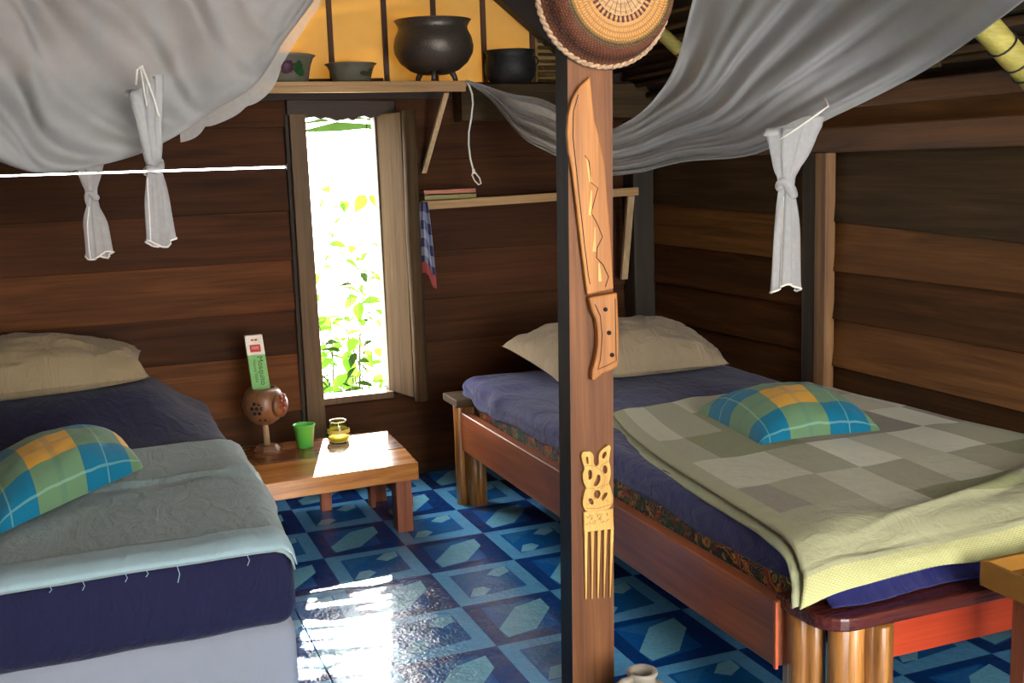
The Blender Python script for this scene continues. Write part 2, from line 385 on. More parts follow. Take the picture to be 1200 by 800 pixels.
def enamel(name, col, marks):
    t = NT(name); x, y, z = t.sep(t.coord('Object')); c = lin(col); n = t.noise(t.coord('Object'), 14, 3)
    for (cx, cz, rx, rz, mc) in marks:
        d = t.math('ADD', t.math('POWER', t.math('DIVIDE', t.math('SUBTRACT', x, cx), rx), 2.), t.math('POWER', t.math('DIVIDE', t.math('SUBTRACT', z, cz), rz), 2.))
        d = t.math('ADD', d, t.math('MULTIPLY_ADD', t.noise(t.coord('Object'), 60, 3), 2.2, -1.1))
        k = t.math('MULTIPLY', t.math('LESS_THAN', d, 1.0), t.math('LESS_THAN', y, 0.0)); c = t.mix(k, c, lin(mc))
    return t.done(t.bsdf(t.mix(.15, c, t.ramp(n, [(0, (.5, .5, .5, 1)), (1, (1, 1, 1, 1))]), 'MULTIPLY'), .3))
M['bowl1'] = enamel('flowered_enamel', (112, 108, 92), [(-.005, .062, .028, .026, (70, 20, 44)), (.04, .06, .020, .03, (36, 72, 36)), (.052, .04, .016, .014, (40, 84, 44))])
M['bowl2'] = enamel('grey_enamel', (104, 100, 82), [(.045, .036, .03, .010, (52, 58, 40)), (.068, .046, .012, .014, (44, 60, 40))])

def basket_mat():
    t = NT('woven_straw'); co = t.coord('UV'); u, v, w = t.sep(co)
    rings = t.math('FRACT', t.math('MULTIPLY', v, 24.)); spk = t.math('FRACT', t.math('MULTIPLY_ADD', u, 110., t.math('MULTIPLY', t.math('FLOOR', t.math('MULTIPLY', v, 24.)), .5)))
    wv = t.math('MULTIPLY', t.math('PINGPONG', rings, .5), t.math('PINGPONG', spk, .5))
    c = t.ramp(v, [(0, lin((236, 192, 142))), (.15, lin((226, 178, 124))), (.24, lin((216, 156, 90))), (.36, lin((204, 144, 74))), (.40, lin((92, 80, 40))), (.47, lin((124, 72, 46))), (.6, lin((142, 82, 52))), (.72, lin((92, 50, 32))), (.86, lin((152, 96, 62)))])
    c = t.mix(t.math('MULTIPLY', t.math('LESS_THAN', t.math('FRACT', t.math('MULTIPLY', u, 40.)), .5), t.math('COMPARE', v, .19, .028)), c, lin((100, 46, 30)))
    c = t.mix(t.math('MULTIPLY', t.math('LESS_THAN', t.math('FRACT', t.math('MULTIPLY', u, 27.)), .16), t.math('COMPARE', v, .09, .06)), c, lin((150, 96, 60)))
    c = t.mix(.75, c, t.ramp(wv, [(0, (.3, .25, .2, 1)), (.09, (1, 1, 1, 1))]), 'MULTIPLY')
    return t.done(t.bsdf(c, .75, t.bump(wv, .9, .01)))
M['straw'] = basket_mat()
M['braid'] = plain('braided_rim_straw', (170, 140, 110), .8, .8, 160, .35)
def glass_mat(name, c, rough=.03):
    t = NT(name); return t.done(t.bsdf(lin(c), rough, **{'Transmission Weight': 1.0, 'IOR': 1.45}))
M['glass'] = glass_mat('clear_jar_glass', (236, 238, 220))
M['wax'] = plain('yellow_wax', (216, 206, 30), .4, .05, 20, .05)
M['calab'] = plain('calabash_shell', (112, 76, 48), .4, .3, 40, .25)
M['calabd'] = plain('carved_face_brown', (120, 52, 34), .45, .5, 60, .3)
M['hole'] = plain('dark_hole', (22, 14, 10), .9)
M['jug'] = plain('grey_stoneware', (158, 148, 132), .4, .3, 30, .15)
M['white'] = plain('white_card', (226, 218, 200), .6)
M['redc'] = plain('red_print', (176, 48, 34), .6)
M['greenc'] = plain('green_card', (112, 176, 84), .55)
M['ink'] = plain('dark_green_ink', (20, 56, 30), .6)
M['inkr'] = plain('pink_print', (216, 110, 96), .6)
M['paper'] = plain('book_pages', (200, 184, 140), .8)
M['bookr'] = plain('terracotta_cover', (176, 98, 66), .5)
M['bookg'] = plain('olive_cover', (126, 116, 48), .5)
M['copper'] = plain('copper_edge', (190, 92, 54), .4)

# ------------------------------------------------------------------ setting: floor
YB, XR = 4.82, 2.574
XL, YF = -1.35, -1.6
fl = struct('floor', MB().box(XL - .1, XR + .15, YF, YB + .1, -.09, -.012), M['dark'])
def sheet(x0, x1, curl):
    b = MB()
    def top(u, v):
        x = x0 + (x1 - x0) * u; y = YF + (YB - YF) * v
        e = max(0., 1 - abs(x - .545) / .05) if curl else 0
        return V(x, y, -.0015 + .004 * e * e * (1 + .6 * ns(y * 3, x)))
    b.grid(top, 40, 60); b.grid(lambda u, v: top(u, v) - V(0, 0, .009), 40, 60, flip=True)
    return b
obj('vinyl_sheet', MB().box(XL, .5435, YF, YB, -.011, -.001), M['vinyl'], fl)
obj('vinyl_sheet', MB().box(.547, XR, YF, YB, -.011, 0.), M['vinyl'], fl, bevel=.002)

# ------------------------------------------------------------------ setting: back wall
wb = struct('wall_back', MB().box(XL, XR + .1, YB - .01, YB + .07, -.01, .035), M['dark'], (0, YB, 0))
WX0, WX1, WZ0, WZ1 = .942, 1.236, .41, 1.63
def plank_x(x0, x1, z0, z1, parent, mat, y=YB, tilt=.024, jit=.003):
    d = random.uniform(-jit, jit); sag = [random.uniform(-.004, .004) for _ in range(4)]
    p = [(x0, y - tilt + d, z0 + sag[0]), (x1, y - tilt + d, z0 + sag[1]), (x1, y - tilt + d + .02, z0 + sag[1]), (x0, y - tilt + d + .02, z0 + sag[0]),
         (x0, y + d, z1 + sag[2]), (x1, y + d, z1 + sag[3]), (x1, y + d + .02, z1 + sag[3]), (x0, y + d + .02, z1 + sag[2])]
    return obj('plank', MB().hexa(p), mat, parent, bevel=.003, seg=1, org=((x0 + x1) / 2, y, (z0 + z1) / 2))
ZB = [.03, .19, .365, .613, .807, 1.022, 1.235]
for i, z in enumerate(ZB):
    z1 = (ZB + [1.415])[i + 1]; ov = .016 if i < len(ZB) - 1 else 0.004
    if z1 <= .42:
        plank_x(XL, XR, z, z1 + ov, wb, M['wall'])
    else:
        wm = M['walll'] if i in (2, 4) else M['wall']
        plank_x(XL, .90, z, z1 + ov, wb, wm, jit=.004 if i < len(ZB) - 1 else .001)
        plank_x(WX1 + .03, XR, z, z1 + (.016 if i < len(ZB) - 1 else .032), wb, M['wall'])
plank_x(WX0 - .06, WX1 + .06, .36, WZ0 + .0, wb, M['wall'], y=YB + .012)
plank_x(XL, .90, 1.422, 1.60, wb, M['wall'], tilt=.004, jit=.0005)
plank_x(WX1 + .03, XR, 1.430, 1.60, wb, M['wall'])
plank_x(XL, .90, 1.585, 1.79, wb, M['wall']); plank_x(WX1 + .03, XR, 1.585, 1.77, wb, M['wall'])
plank_x(.88, WX1 + .06, 1.64, 1.79, wb, M['wall'], y=YB - .01)

# window_1
wi = struct('window_1', MB().box(WX0 - .02, WX1 + .02, YB - .06, YB + .05, WZ0 - .028, WZ0), M['grey'], (1.09, YB, WZ0))
def jamb(pts, y0, y1, mat, nm='frame_jamb'):
    b = MB(); (xa0, xa1, za), (xb0, xb1, zb) = pts
    b.hexa([(xa0, y0, za), (xa1, y0, za), (xa1, y1, za), (xa0, y1, za), (xb0, y0, zb), (xb1, y0, zb), (xb1, y1, zb), (xb0, y1, zb)])
    return obj(nm, b, mat, wi, bevel=.004)
jamb(((.862, .945, .035), (.868, .936, 1.64)), YB - .055, YB + .04, M['grey'])
jamb(((.842, .861, .035), (.850, .867, 1.64)), YB - .035, YB + .03, M['darkz'])
jamb(((1.246, 1.30, .38), (1.240, 1.30, 1.64)), YB - .03, YB + .04, M['darkz'])
b = MB(); pts = [(.86, 1.632)] + [(.95 + .29 * i / 12, 1.622 + .006 * math.sin(i * 2.1) - .010 * (1 if 3 < i < 9 else 0)) for i in range(13)] + [(1.33, 1.63), (1.33, 1.69), (.86, 1.70)]
b.prism(pts, lambda x, z, h: (x, h, z), YB - .05, YB + .03); obj('lintel', b, M['dark'], wi, bevel=.003)
# shutter: two boards swung into the room
sh_a, sh_b = V(1.244, 4.80, 0), V(1.318, 4.645, 0); sh_c = V(1.378, 4.60, 0)
def slab(pa, pb, z0a, z0b, z1, th, nm, mat):
    d = (pb - pa).normalized(); n = V(d.y, -d.x, 0) * th
    if n.y > 0: n = -n
    q = [pa, pb, pb - n, pa - n]
    return obj(nm, MB().hexa([(q[0].x, q[0].y, z0a), (q[1].x, q[1].y, z0b), (q[2].x, q[2].y, z0b), (q[3].x, q[3].y, z0a)] + [(p.x, p.y, z1) for p in q]), mat, wi, bevel=.005)
slab(sh_a, sh_b, .408, .395, 1.635, .022, 'shutter_board', M['shut'])
b = MB(); b.tube([(1.345, 4.622, .385), (1.345, 4.622, .7), (1.343, 4.625, 1.1), (1.348, 4.628, 1.64)], [.031, .030, .032, .03], 10); obj('shutter_stile', b, M['shut'], wi, smooth=True)
obj('shutter_batten', MB().box(1.33, 1.39, 4.64, 4.664, .52, .58), M['shut'], wi, bevel=.003)
obj('shutter_batten', MB().box(1.33, 1.39, 4.64, 4.664, 1.42, 1.48), M['shut'], wi, bevel=.003)

# ------------------------------------------------------------------ setting: right wall
wr = struct('wall_right', MB().box(XR - .005, XR + .12, YF, YB, -.01, .03), M['dark'], (XR, 0, 0))
def plank_y(y0, y1, za, zb, zc, zd, x=XR, tilt=.026, mat=None):   # za, zb bottom at y0, y1; zc, zd top
    d = random.uniform(-.004, .004)
    p = [(x - tilt + d, y0, za), (x - tilt + d + .036, y0, za), (x - tilt + d + .036, y1, zb), (x - tilt + d, y1, zb), (x + d, y0, zc), (x + d + .03, y0, zc), (x + d + .03, y1, zd), (x + d, y1, zd)]
    return obj('plank', MB().hexa(p), mat or M['wallr'], wr, bevel=.003, seg=1, org=(x, (y0 + y1) / 2, (za + zc) / 2))
for (y0, y1, s_) in ((3.42, YB, 1), (1.4, 3.42, 0), (YF, 1.4, 0)):
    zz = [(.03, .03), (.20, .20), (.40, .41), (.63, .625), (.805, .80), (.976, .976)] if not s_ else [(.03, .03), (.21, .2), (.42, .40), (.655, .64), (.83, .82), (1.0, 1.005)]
    top = (1.165, 1.196) if s_ else ((1.085, 1.158) if y0 > 0 else (1.06, 1.085))
    zz = zz + [top, (1.412, 1.412)]
    for i in range(len(zz) - 1):
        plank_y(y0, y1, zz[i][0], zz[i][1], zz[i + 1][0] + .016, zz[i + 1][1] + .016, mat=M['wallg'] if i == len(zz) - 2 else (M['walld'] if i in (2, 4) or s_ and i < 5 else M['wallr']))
plank_y(YF, YB, 1.40, 1.40, 1.66, 1.66, x=XR + .05, tilt=.004)
plank_y(YF, YB, 1.60, 1.60, 1.66, 1.66, x=XR + .07, tilt=.004)
obj('rail_beam', MB().box(XR - .045, XR + .02, YF, YB, 1.403, 1.492), M['beam'], wr, bevel=.006)
obj('wall_plate', MB().box(XR - .03, XR + .09, YF, YB, 1.56, 1.625), M['beam'], wr, bevel=.006)
t1 = struct('trim_1', MB().box(XR - .055, XR - .018, 3.40, 3.485, .03, 1.403), M['darkz'], (XR, 3.42, .03), bevel=.004)
obj('stud_face', MB().box(XR - .062, XR - .018, 3.335, 3.399, .03, 1.403), wood('stud_wood', (96, 66, 40), (150, 110, 70), 'Z', .6, .3, .05), t1, bevel=.004)
struct('trim_2', MB().box(XR - .13, XR - .02, YB - .13, YB - .02, 0.0, 1.585), M['darkz'], (XR, YB, 0), bevel=.008)

# left wall (out of frame) closes the room
wl = struct('wall_left', MB().box(XL - .06, XL, YF, YB, -.01, .03), M['dark'], (XL, 0, 0))
for i in range(9):
    z0 = .03 + i * .2
    p = [(XL - .02, YF, z0), (XL + .005, YF, z0), (XL + .005, YB, z0), (XL - .02, YB, z0), (XL - .03, YF, z0 + .21), (XL - .01, YF, z0 + .21), (XL - .01, YB, z0 + .21), (XL - .03, YB, z0 + .21)]
    obj('plank', MB().hexa(p), M['wallr'], wl, bevel=.003, seg=1, org=(XL, 1.6, z0))

wf = struct('wall_front', MB().box(XL, .62, YF - .06, YF, -.01, 2.0).box(2.50, XR + .1, YF - .06, YF, -.01, 1.7), M['dark'], (0, YF, 0))
obj('lintel', MB().box(.62, 2.42, YF - .06, YF, 2.0, 2.12), M['beam'], wf)
# ------------------------------------------------------------------ setting: gable and ceiling
SL = .80
EX, EZ = 2.86, 1.395          # right eave point
RX = .66; RZ = EZ + (EX - RX) * SL
def roof_z(x): return EZ + (EX - x) * SL if x > RX else RZ - (RX - x) * SL
wg = struct('wall_gable', MB().box(XL, 1.60, YB - .03, YB + .09, 1.70, 1.752), M['dark'], (0, YB, 1.75))
bx = [.61, .845, 1.08, 1.321, 1.546, 1.78, 2.017, 2.25]
bx = [bx[0] - .235 * k for k in range(8, 0, -1)] + bx
def rz2(x): return roof_z(x) - .02
for a_, c_ in zip(bx[:-1], bx[1:]):
    if c_ > 2.26 or a_ < XL: continue
    za, zc = rz2(a_), rz2(c_); k = [(a_, 1.752), (c_, 1.752), (c_, max(1.76, zc)), (a_, max(1.76, za))]
    if a_ < RX < c_: k = [(a_, 1.752), (c_, 1.752), (c_, zc), (RX, RZ - .02), (a_, za)]
    obj('plank', MB().prism(k, lambda x, z, h: (x, h, z), YB + .035, YB + .042), M['yellow'], wg, org=(a_, YB, 1.75))
for a_ in bx:
    if XL < a_ < 2.2:
        w = .0105; obj('batten', MB().hexa([(a_ - w, YB + .018, 1.752), (a_ + w, YB + .018, 1.752), (a_ + w, YB + .035, 1.752), (a_ - w, YB + .035, 1.752)] + [(a_ - w, YB + .018, rz2(a_)), (a_ + w, YB + .018, rz2(a_)), (a_ + w, YB + .035, rz2(a_)), (a_ - w, YB + .035, rz2(a_))]), wood('batten_wood', (62, 34, 16), (96, 56, 28), 'Z', .6) if 'bat' not in M else M['bat'], wg, org=(a_, YB, 1.75))
        M['bat'] = bpy.data.materials['batten_wood']
for (a_, c_, d_) in ((2.017, 2.25, 0), (2.25, 2.48, 0), (2.48, 2.70, 0)):
    k = [(a_, 1.752 - .2), (c_, 1.752 - .2), (c_, roof_z(c_) + .085), (a_, roof_z(a_) + .085)]
    obj('plank', MB().prism(k, lambda x, z, h: (x, h, z), YB + .043, YB + .06), M['dark'], wg, org=(a_, YB, 1.75))
for i in range(9):
    z = 1.772 + i * .030; r_ = random.uniform(.007, .012); xe = min(2.60, EX + (EZ - z) / SL - .03)
    if xe > 2.08: obj('roof_stick', MB().tube([(2.03, YB - .01, z), (2.3, YB - .012 + random.uniform(-.004, .004), z + random.uniform(-.006, .006)), (xe, YB - .01, z)], r_, 6), M['stick'], wg, smooth=True)
# sloping gable rafter
def rafter_x(y0, y1, x0, x1, off0, off1):
    return MB().hexa([(x0, y0, roof_z(x0) - off1), (x1, y0, roof_z(x1) - off1), (x1, y1, roof_z(x1) - off1), (x0, y1, roof_z(x0) - off1), (x0, y0, roof_z(x0) - off0), (x1, y0, roof_z(x1) - off0), (x1, y1, roof_z(x1) - off0), (x0, y1, roof_z(x0) - off0)])
ZT = .06
ce = struct('ceiling', MB().hexa([(RX, YF - .4, RZ + ZT), (EX + .5, YF - .4, EZ - .4 + ZT), (EX + .5, YB + .3, EZ - .4 + ZT), (RX, YB + .3, RZ + ZT), (RX, YF - .4, RZ + ZT + .08), (EX + .5, YF - .4, EZ - .4 + ZT + .08), (EX + .5, YB + .3, EZ - .4 + ZT + .08), (RX, YB + .3, RZ + ZT + .08)]), M['thatch'], (RX, 1, RZ))
lx = XL - .5
obj('thatch_slope', MB().hexa([(lx, YF - .4, roof_z(lx) + ZT), (RX, YF - .4, RZ + ZT), (RX, YB + .3, RZ + ZT), (lx, YB + .3, roof_z(lx) + ZT), (lx, YF - .4, roof_z(lx) + ZT + .08), (RX, YF - .4, RZ + ZT + .08), (RX, YB + .3, RZ + ZT + .08), (lx, YB + .3, roof_z(lx) + ZT + .08)]), M['thatch'], ce)
obj('gable_rafter', rafter_x(YB - .06, YB + .02, RX, EX - .12, -.075, .09), M['dark'], ce, bevel=.004)
for i in range(34):           # rods under the thatch, running along the eave
    x = 1.30 + i * .045 + random.uniform(-.008, .008); r_ = random.uniform(.008, .014); z = roof_z(x) + .045 - r_
    for (ya, yb) in ((1.0, 2.9 + random.uniform(-.5, .5)), (2.95, YB - .08)):
        if ya == 2.95: ya = yb0 + .01
        yb0 = yb
        n = 5; obj('roof_stick', MB().tube([(x + random.uniform(-.006, .006), ya + (yb - ya) * k / n, z + random.uniform(-.006, .006)) for k in range(n + 1)], r_, 6), M['stick'], ce, smooth=True, org=(x, ya, z))
for (y, r_) in ((2.42, .038), (4.0, .026), (.9, .036)):
    ex = 2.52; rdrop = .085 if y < 3 else .015; b = MB(); path = []
    n = 22; rs = []
    for k in range(n + 1):
        x = .8 + (ex - .8) * k / n; path.append((x, y, roof_z(x) - rdrop)); rs.append(r_ * (1.07 if k % 7 == 5 else 1.0))
    ra = obj('bamboo_rafter', b.tube(path, rs, 14), M['bamboo'], ce, smooth=True, org=(ex, y, roof_z(ex)))
    for x in (2.30, 2.40, 2.455, 2.49, 1.7, 1.2):
        c = V(x, y, roof_z(x) - rdrop); ax = V(1, .12, -SL).normalized(); a1 = ax.orthogonal().normalized(); a2 = ax.cross(a1)
        obj('lashing', MB().tube([c + (a1 * math.cos(q * PI / 8) + a2 * math.sin(q * PI / 8)) * (r_ + .003) for q in range(17)], .003, 5), M['wire'], ra, smooth=True)
# dark plate beam above back wall, right of the shelf
obj('plate_beam', MB().box(1.605, XR, YB - .14, YB - .02, 1.595, 1.752), M['plate'], wb, bevel=.006)

# ------------------------------------------------------------------ upper shelf and things on it
sf = thing('wall_shelf', 'pale wooden shelf above the window carrying bowls and iron pots', 'shelf', (1.1, 4.7, 1.713))
SZ = 1.755
b = MB(); b.prism([(.70, 4.575), (1.598, 4.575), (1.598, YB - .02), (.62, YB - .02)], lambda x, y, h: (x, y, h), 1.733, SZ); obj('shelf_board', b, M['pale'], sf, bevel=.003)
b = MB(); b.box(.697, 1.585, 4.556, 4.574, 1.712, SZ + .001); obj('front_lip', b, M['pale'], sf, bevel=.002)
b = MB(); pa, pb = V(1.511, 4.60, 1.712), V(1.449, YB - .04, 1.377); d = (pb - pa).normalized(); s1 = V(1, 0, 0) * .011; s2 = d.cross(s1).normalized() * .008
b.hexa([pb - s1 - s2, pb + s1 - s2, pb + s1 + s2, pb - s1 + s2, pa - s1 - s2, pa + s1 - s2, pa + s1 + s2, pa - s1 + s2]); obj('strut', b, M['palez'], sf)

def pot_body(name, label, prof, c, mat, cat, n=32, group=None):
    o = thing(name, label, cat, c, group); obj('body', MB().lathe([(r, z + c[2]) for r, z in prof], n, (c[0], c[1], 0), cap0=True, cap1=False), mat, o, smooth=True); return o
bowl_out = lambda R, B, H: [(B * .7, .0), (B, .002), (B * 1.06 + .006, .012), (R * .86, H * .62), (R * .96, H * .93), (R + .006, H), (R + .004, H + .003), (R * .93, H * .94), (R * .82, H * .62), (B, .016), (.004, .014)]
pot_body('enamel_bowl', 'large grey enamel bowl with dark red flower at left end of upper shelf', bowl_out(.125, .085, .112), (.845, 4.69, SZ), M['bowl1'], 'bowl', group='enamel bowls on the upper shelf')
pot_body('enamel_bowl', 'small shallow grey enamel bowl between the flowered bowl and iron cauldron', bowl_out(.103, .068, .078), (1.12, 4.67, SZ), M['bowl2'], 'bowl', group='enamel bowls on the upper shelf')
cz = SZ + .035
cp = [(.004, 0), (.06, .002), (.105, .018), (.145, .05), (.168, .09), (.172, .12), (.165, .155), (.150, .185), (.148, .200), (.160, .222), (.166, .226), (.158, .226), (.143, .205), (.142, .185), (.158, .150), (.165, .12), (.13, .05), (.06, .012), (.003, .01)]
cpot = thing('iron_cauldron', 'big round bellied black iron cauldron on three legs on upper shelf', 'pot', (1.487, 4.675, SZ))
obj('body', MB().lathe([(r, z + cz) for r, z in cp], 40, (1.487, 4.675, 0), cap1=False), M['iron'], cpot, smooth=True)
for a in (250, 340, 130):
    x, y = 1.487 + .085 * math.cos(rad(a)), 4.675 + .085 * math.sin(rad(a))
    obj('leg', MB().tube([(x - .02 * math.cos(rad(a)), y - .02 * math.sin(rad(a)), cz + .025), (x, y, cz - .01), (x + .006 * math.cos(rad(a)), y, SZ)], [.016, .012, .011], 8), M['iron'], cpot, smooth=True)
p2 = thing('iron_pot', 'small sooty black iron pot with side ring right of the cauldron', 'pot', (1.853, 4.715, 1.752))
pp = [(.07, 0), (.085, .004), (.108, .03), (.116, .06), (.114, .09), (.105, .115), (.104, .125), (.111, .142), (.114, .145), (.106, .145), (.098, .122), (.108, .09), (.11, .06), (.08, .014), (.003, .012)]
obj('body', MB().lathe([(r, z + 1.752) for r, z in pp], 32, (1.853, 4.715, 0), cap1=False), M['irond'], p2, smooth=True)
obj('ring_handle', MB().tube([(1.963 + .02 * math.sin(q * PI / 6) * 1.0, 4.705, 1.752 + .10 + .020 * math.cos(q * PI / 6)) for q in range(13)], .004, 6), M['irond'], p2, smooth=True)

# cord with a loop
pth = [(1.583, 4.548, 1.757), (1.596, 4.545, 1.735), (1.608, 4.546, 1.70), (1.611, 4.548, 1.66), (1.602, 4.55, 1.60), (1.588, 4.55, 1.54), (1.585, 4.55, 1.49), (1.590, 4.55, 1.43), (1.600, 4.55, 1.39), (1.603, 4.55, 1.375)]
lp = [(1.603, 4.55, 1.375), (1.594, 4.548, 1.36), (1.605, 4.546, 1.335), (1.622, 4.546, 1.318), (1.634, 4.548, 1.322), (1.630, 4.552, 1.345), (1.612, 4.552, 1.368), (1.603, 4.55, 1.378)]
b = MB(); b.tube(pth, .004, 6); b.tube(lp, .0032, 6); b.tube([(1.603, 4.55, 1.385), (1.603, 4.55, 1.365)], .007, 8)
tag(obj('looped_cord', b, M['rope'], smooth=True), 'thin white cord with a loop hanging from the upper shelf end', 'cord')

# ------------------------------------------------------------------ lower shelf, books, cloth
ls = thing('narrow_shelf', 'narrow pale shelf on the back wall behind the post below the net', 'shelf', (1.9, 4.72, 1.225))
obj('shelf_board', MB().box(1.395, 2.43, 4.645, YB - .03, 1.238, 1.257), M['pale'], ls, bevel=.002)
obj('front_lip', MB().hexa([(1.392, 4.62, 1.218), (2.435, 4.62, 1.238), (2.435, 4.644, 1.238), (1.392, 4.644, 1.218), (1.392, 4.62, 1.254), (2.435, 4.62, 1.275), (2.435, 4.644, 1.275), (1.392, 4.644, 1.254)]), M['pale'], ls, bevel=.002)
b = MB(); pa, pb = V(2.405, 4.645, 1.236), V(2.40, YB - .10, .843); d = (pb - pa).normalized(); s1 = V(1, 0, 0) * .016; s2 = d.cross(s1).normalized() * .01
b.hexa([pb - s1 - s2, pb + s1 - s2, pb + s1 + s2, pb - s1 + s2, pa - s1 - s2, pa + s1 - s2, pa + s1 + s2, pa - s1 + s2]); obj('strut', b, M['palez'], ls)
def book(z0, z1, mat, label, dx):
    o = thing('book', label, 'book', (1.53, 4.72, z0), 'books on the narrow shelf')
    x0, x1, y0, y1 = 1.41 + dx, 1.648 + dx, 4.655, 4.785
    obj('cover', MB().box(x0, x1, y0, y1, z1 - .003, z1).box(x0, x1, y0, y1, z0, z0 + .003).box(x0, x1, y0, y0 + .003, z0, z1), mat, o)
    obj('pages', MB().box(x0 + .004, x1 - .004, y0 + .003, y1 - .004, z0 + .003, z1 - .003), M['paper'], o)
book(1.257, 1.281, M['bookg'], 'olive covered book lying at the bottom of the narrow shelf pair', 0)
book(1.281, 1.303, M['bookr'], 'terracotta covered book lying on top of the olive book', -.002)
b = MB()
def cl(u, v):
    w = .03 + .045 * (1 - v) ** .8; x = 1.388 - .012 * (1 - v) + (u - .5) * w + .02 * (1 - v); zb = .925 + .03 * math.sin(u * 5) - .02 * u
    return V(x, 4.606 + .012 * math.sin(u * 9 + v * 2) - .004 * v, zb + (1.252 - zb) * v)
b.grid(cl, 16, 18); tag(obj('hanging_cloth', b, M['check'], smooth=True, solid=.003), 'navy and white checked cloth hanging from the narrow shelf beside the shutter', 'cloth')

# ------------------------------------------------------------------ post with carvings
po = thing('wooden_post', 'reddish square wooden post standing in front of the right bed', 'post', (1.165, 2.54, 0))
def lean(z): return .0184 * z
PZ1 = roof_z(1.2) + .03
b = MB(); q = lambda z: [(1.100 + lean(z), 2.50, z), (1.2205 + lean(z), 2.50, z), (1.2205 + lean(z), 2.572, z), (1.100 + lean(z), 2.572, z)]
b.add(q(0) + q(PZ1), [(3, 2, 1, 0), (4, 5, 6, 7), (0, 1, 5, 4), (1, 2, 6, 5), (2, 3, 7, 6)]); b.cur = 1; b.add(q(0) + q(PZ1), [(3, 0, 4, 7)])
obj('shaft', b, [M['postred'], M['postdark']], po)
onpost = lambda x, z, h: (x, 2.499 - h, z)
mc = thing('carved_machete', 'carved yellow wooden machete mounted on the front of the post', 'carving', (1.19, 2.49, .85))
blade = [(1.184, 1.603), (1.176, 1.597), (1.152, 1.578), (1.134, 1.550), (1.122, 1.510), (1.118, 1.47), (1.121, 1.425), (1.130, 1.375), (1.145, 1.23), (1.162, 1.073), (1.236, 1.083), (1.228, 1.25), (1.219, 1.39), (1.206, 1.455), (1.193, 1.50), (1.188, 1.55)]
obj('blade', MB().prism(blade[::-1], onpost, 0, .014), M['carve'], mc, bevel=.004)
hand = [(1.163, 1.068), (1.170, 1.035), (1.181, 1.01), (1.185, .98), (1.184, .945), (1.177, .91), (1.168, .885), (1.166, .862), (1.172, .855), (1.182, .862), (1.198, .872), (1.222, .878), (1.241, .886), (1.244, .93), (1.244, 1.0), (1.242, 1.075)]
hd = obj('handle', MB().prism(hand[::-1], onpost, 0, .022), M['carve'], mc, bevel=.005)
for x, z in ((1.206, 1.035), (1.215, .975), (1.222, .918)): obj('rivet', MB().lathe([(.0045, 2.4785), (.0045, 2.474), (.0005, 2.4735)][::-1] and [(.0055, -.001), (.0055, .004), (.001, .005)], 10, (x, 2.477, z), axis=(0, -1, 0)), M['hole'], hd)
eng = MB(); off = lambda pts: [(x, 2.4845, z) for x, z in pts]
eng.tube(off([(1.150, 1.560), (1.136, 1.52), (1.133, 1.46), (1.142, 1.36), (1.157, 1.2), (1.166, 1.12), (1.17, 1.10)]), .0012, 4)
zig = [(1.17, 1.415), (1.180, 1.40), (1.182, 1.35), (1.200, 1.335), (1.187, 1.30), (1.178, 1.275), (1.192, 1.25), (1.206, 1.215), (1.190, 1.19), (1.186, 1.165), (1.203, 1.145), (1.216, 1.115), (1.206, 1.09)]
zig = [(x - .006 + .001 * i, z + .0) for i, (x, z) in enumerate(zig)]
eng.tube(off(zig), .0011, 4)
obj('engraved_line', eng, M['hole'], mc)
for (x0_, z0_, x1_, z1_) in ((1.168, 1.41, 1.178, 1.35), (1.18, 1.33, 1.174, 1.27), (1.187, 1.24, 1.184, 1.18), (1.196, 1.15, 1.198, 1.105)):
    pale = MB().prism([(x0_ - .002, z0_), (x1_ - .005, z1_), (x1_ + .004, z1_), (x0_ + .001, z0_)], onpost, .012, .0150); obj('pale_inlay', pale, M['comb'], mc)
hl = MB(); hl.tube([(x, 2.4762, z) for x, z in ((1.178, 1.05), (1.192, 1.02), (1.196, .97), (1.190, .91), (1.182, .885), (1.21, .893), (1.234, .902), (1.234, 1.06))], .0011, 4); obj('engraved_line', hl, M['hole'], mc)

cm = thing('carved_comb', 'carved yellow wooden comb with knotwork top and five teeth on the post', 'carving', (1.18, 2.49, .27))
T_ = .011; k_ = lambda pts, w=.015, h=T_: ms.ribbon(pts, w, onpost, 0, h)
ms = MB()
ms.prism([(1.139, .462), (1.2235, .458), (1.2228, .513), (1.1395, .516)], onpost, 0, T_); obj('comb_spine', ms, M['comb'], cm, bevel=.002)
def filled(outer, holes, h, name, mat, parent, bev=.0012):   # flat plate with cut-outs, extruded off the post face
    cu = bpy.data.curves.new(name, 'CURVE'); cu.dimensions = '2D'; cu.fill_mode = 'BOTH'; cu.extrude = h / 2; cu.resolution_u = 4
    for pts in [outer] + holes:
        sp = cu.splines.new('BEZIER'); sp.bezier_points.add(len(pts) - 1); sp.use_cyclic_u = True
        for bpnt, (x, z) in zip(sp.bezier_points, pts):
            bpnt.co = (x - 1.18, z - .6, 0); bpnt.handle_left_type = bpnt.handle_right_type = 'AUTO'
    tmp = bpy.data.objects.new('tmp', cu); COL.objects.link(tmp); me = bpy.data.meshes.new_from_object(tmp.evaluated_get(bpy.context.evaluated_depsgraph_get())); bpy.data.objects.remove(tmp)
    me.name = name; me.materials.clear(); me.materials.append(mat)
    me.transform(Matrix.Translation(V(1.18, 2.499 - h / 2, .6) - wloc(parent)) @ Matrix.Rotation(PI / 2, 4, 'X'))
    o = bpy.data.objects.new(name, me); COL.objects.link(o); o.parent = parent
    return o
ck = lambda pts: [(1.139 + (665 + a / 7.27 - 680) * .00233, .677 - (515 + b_ / 7.27 - 527) * .00241) for a, b_ in pts]
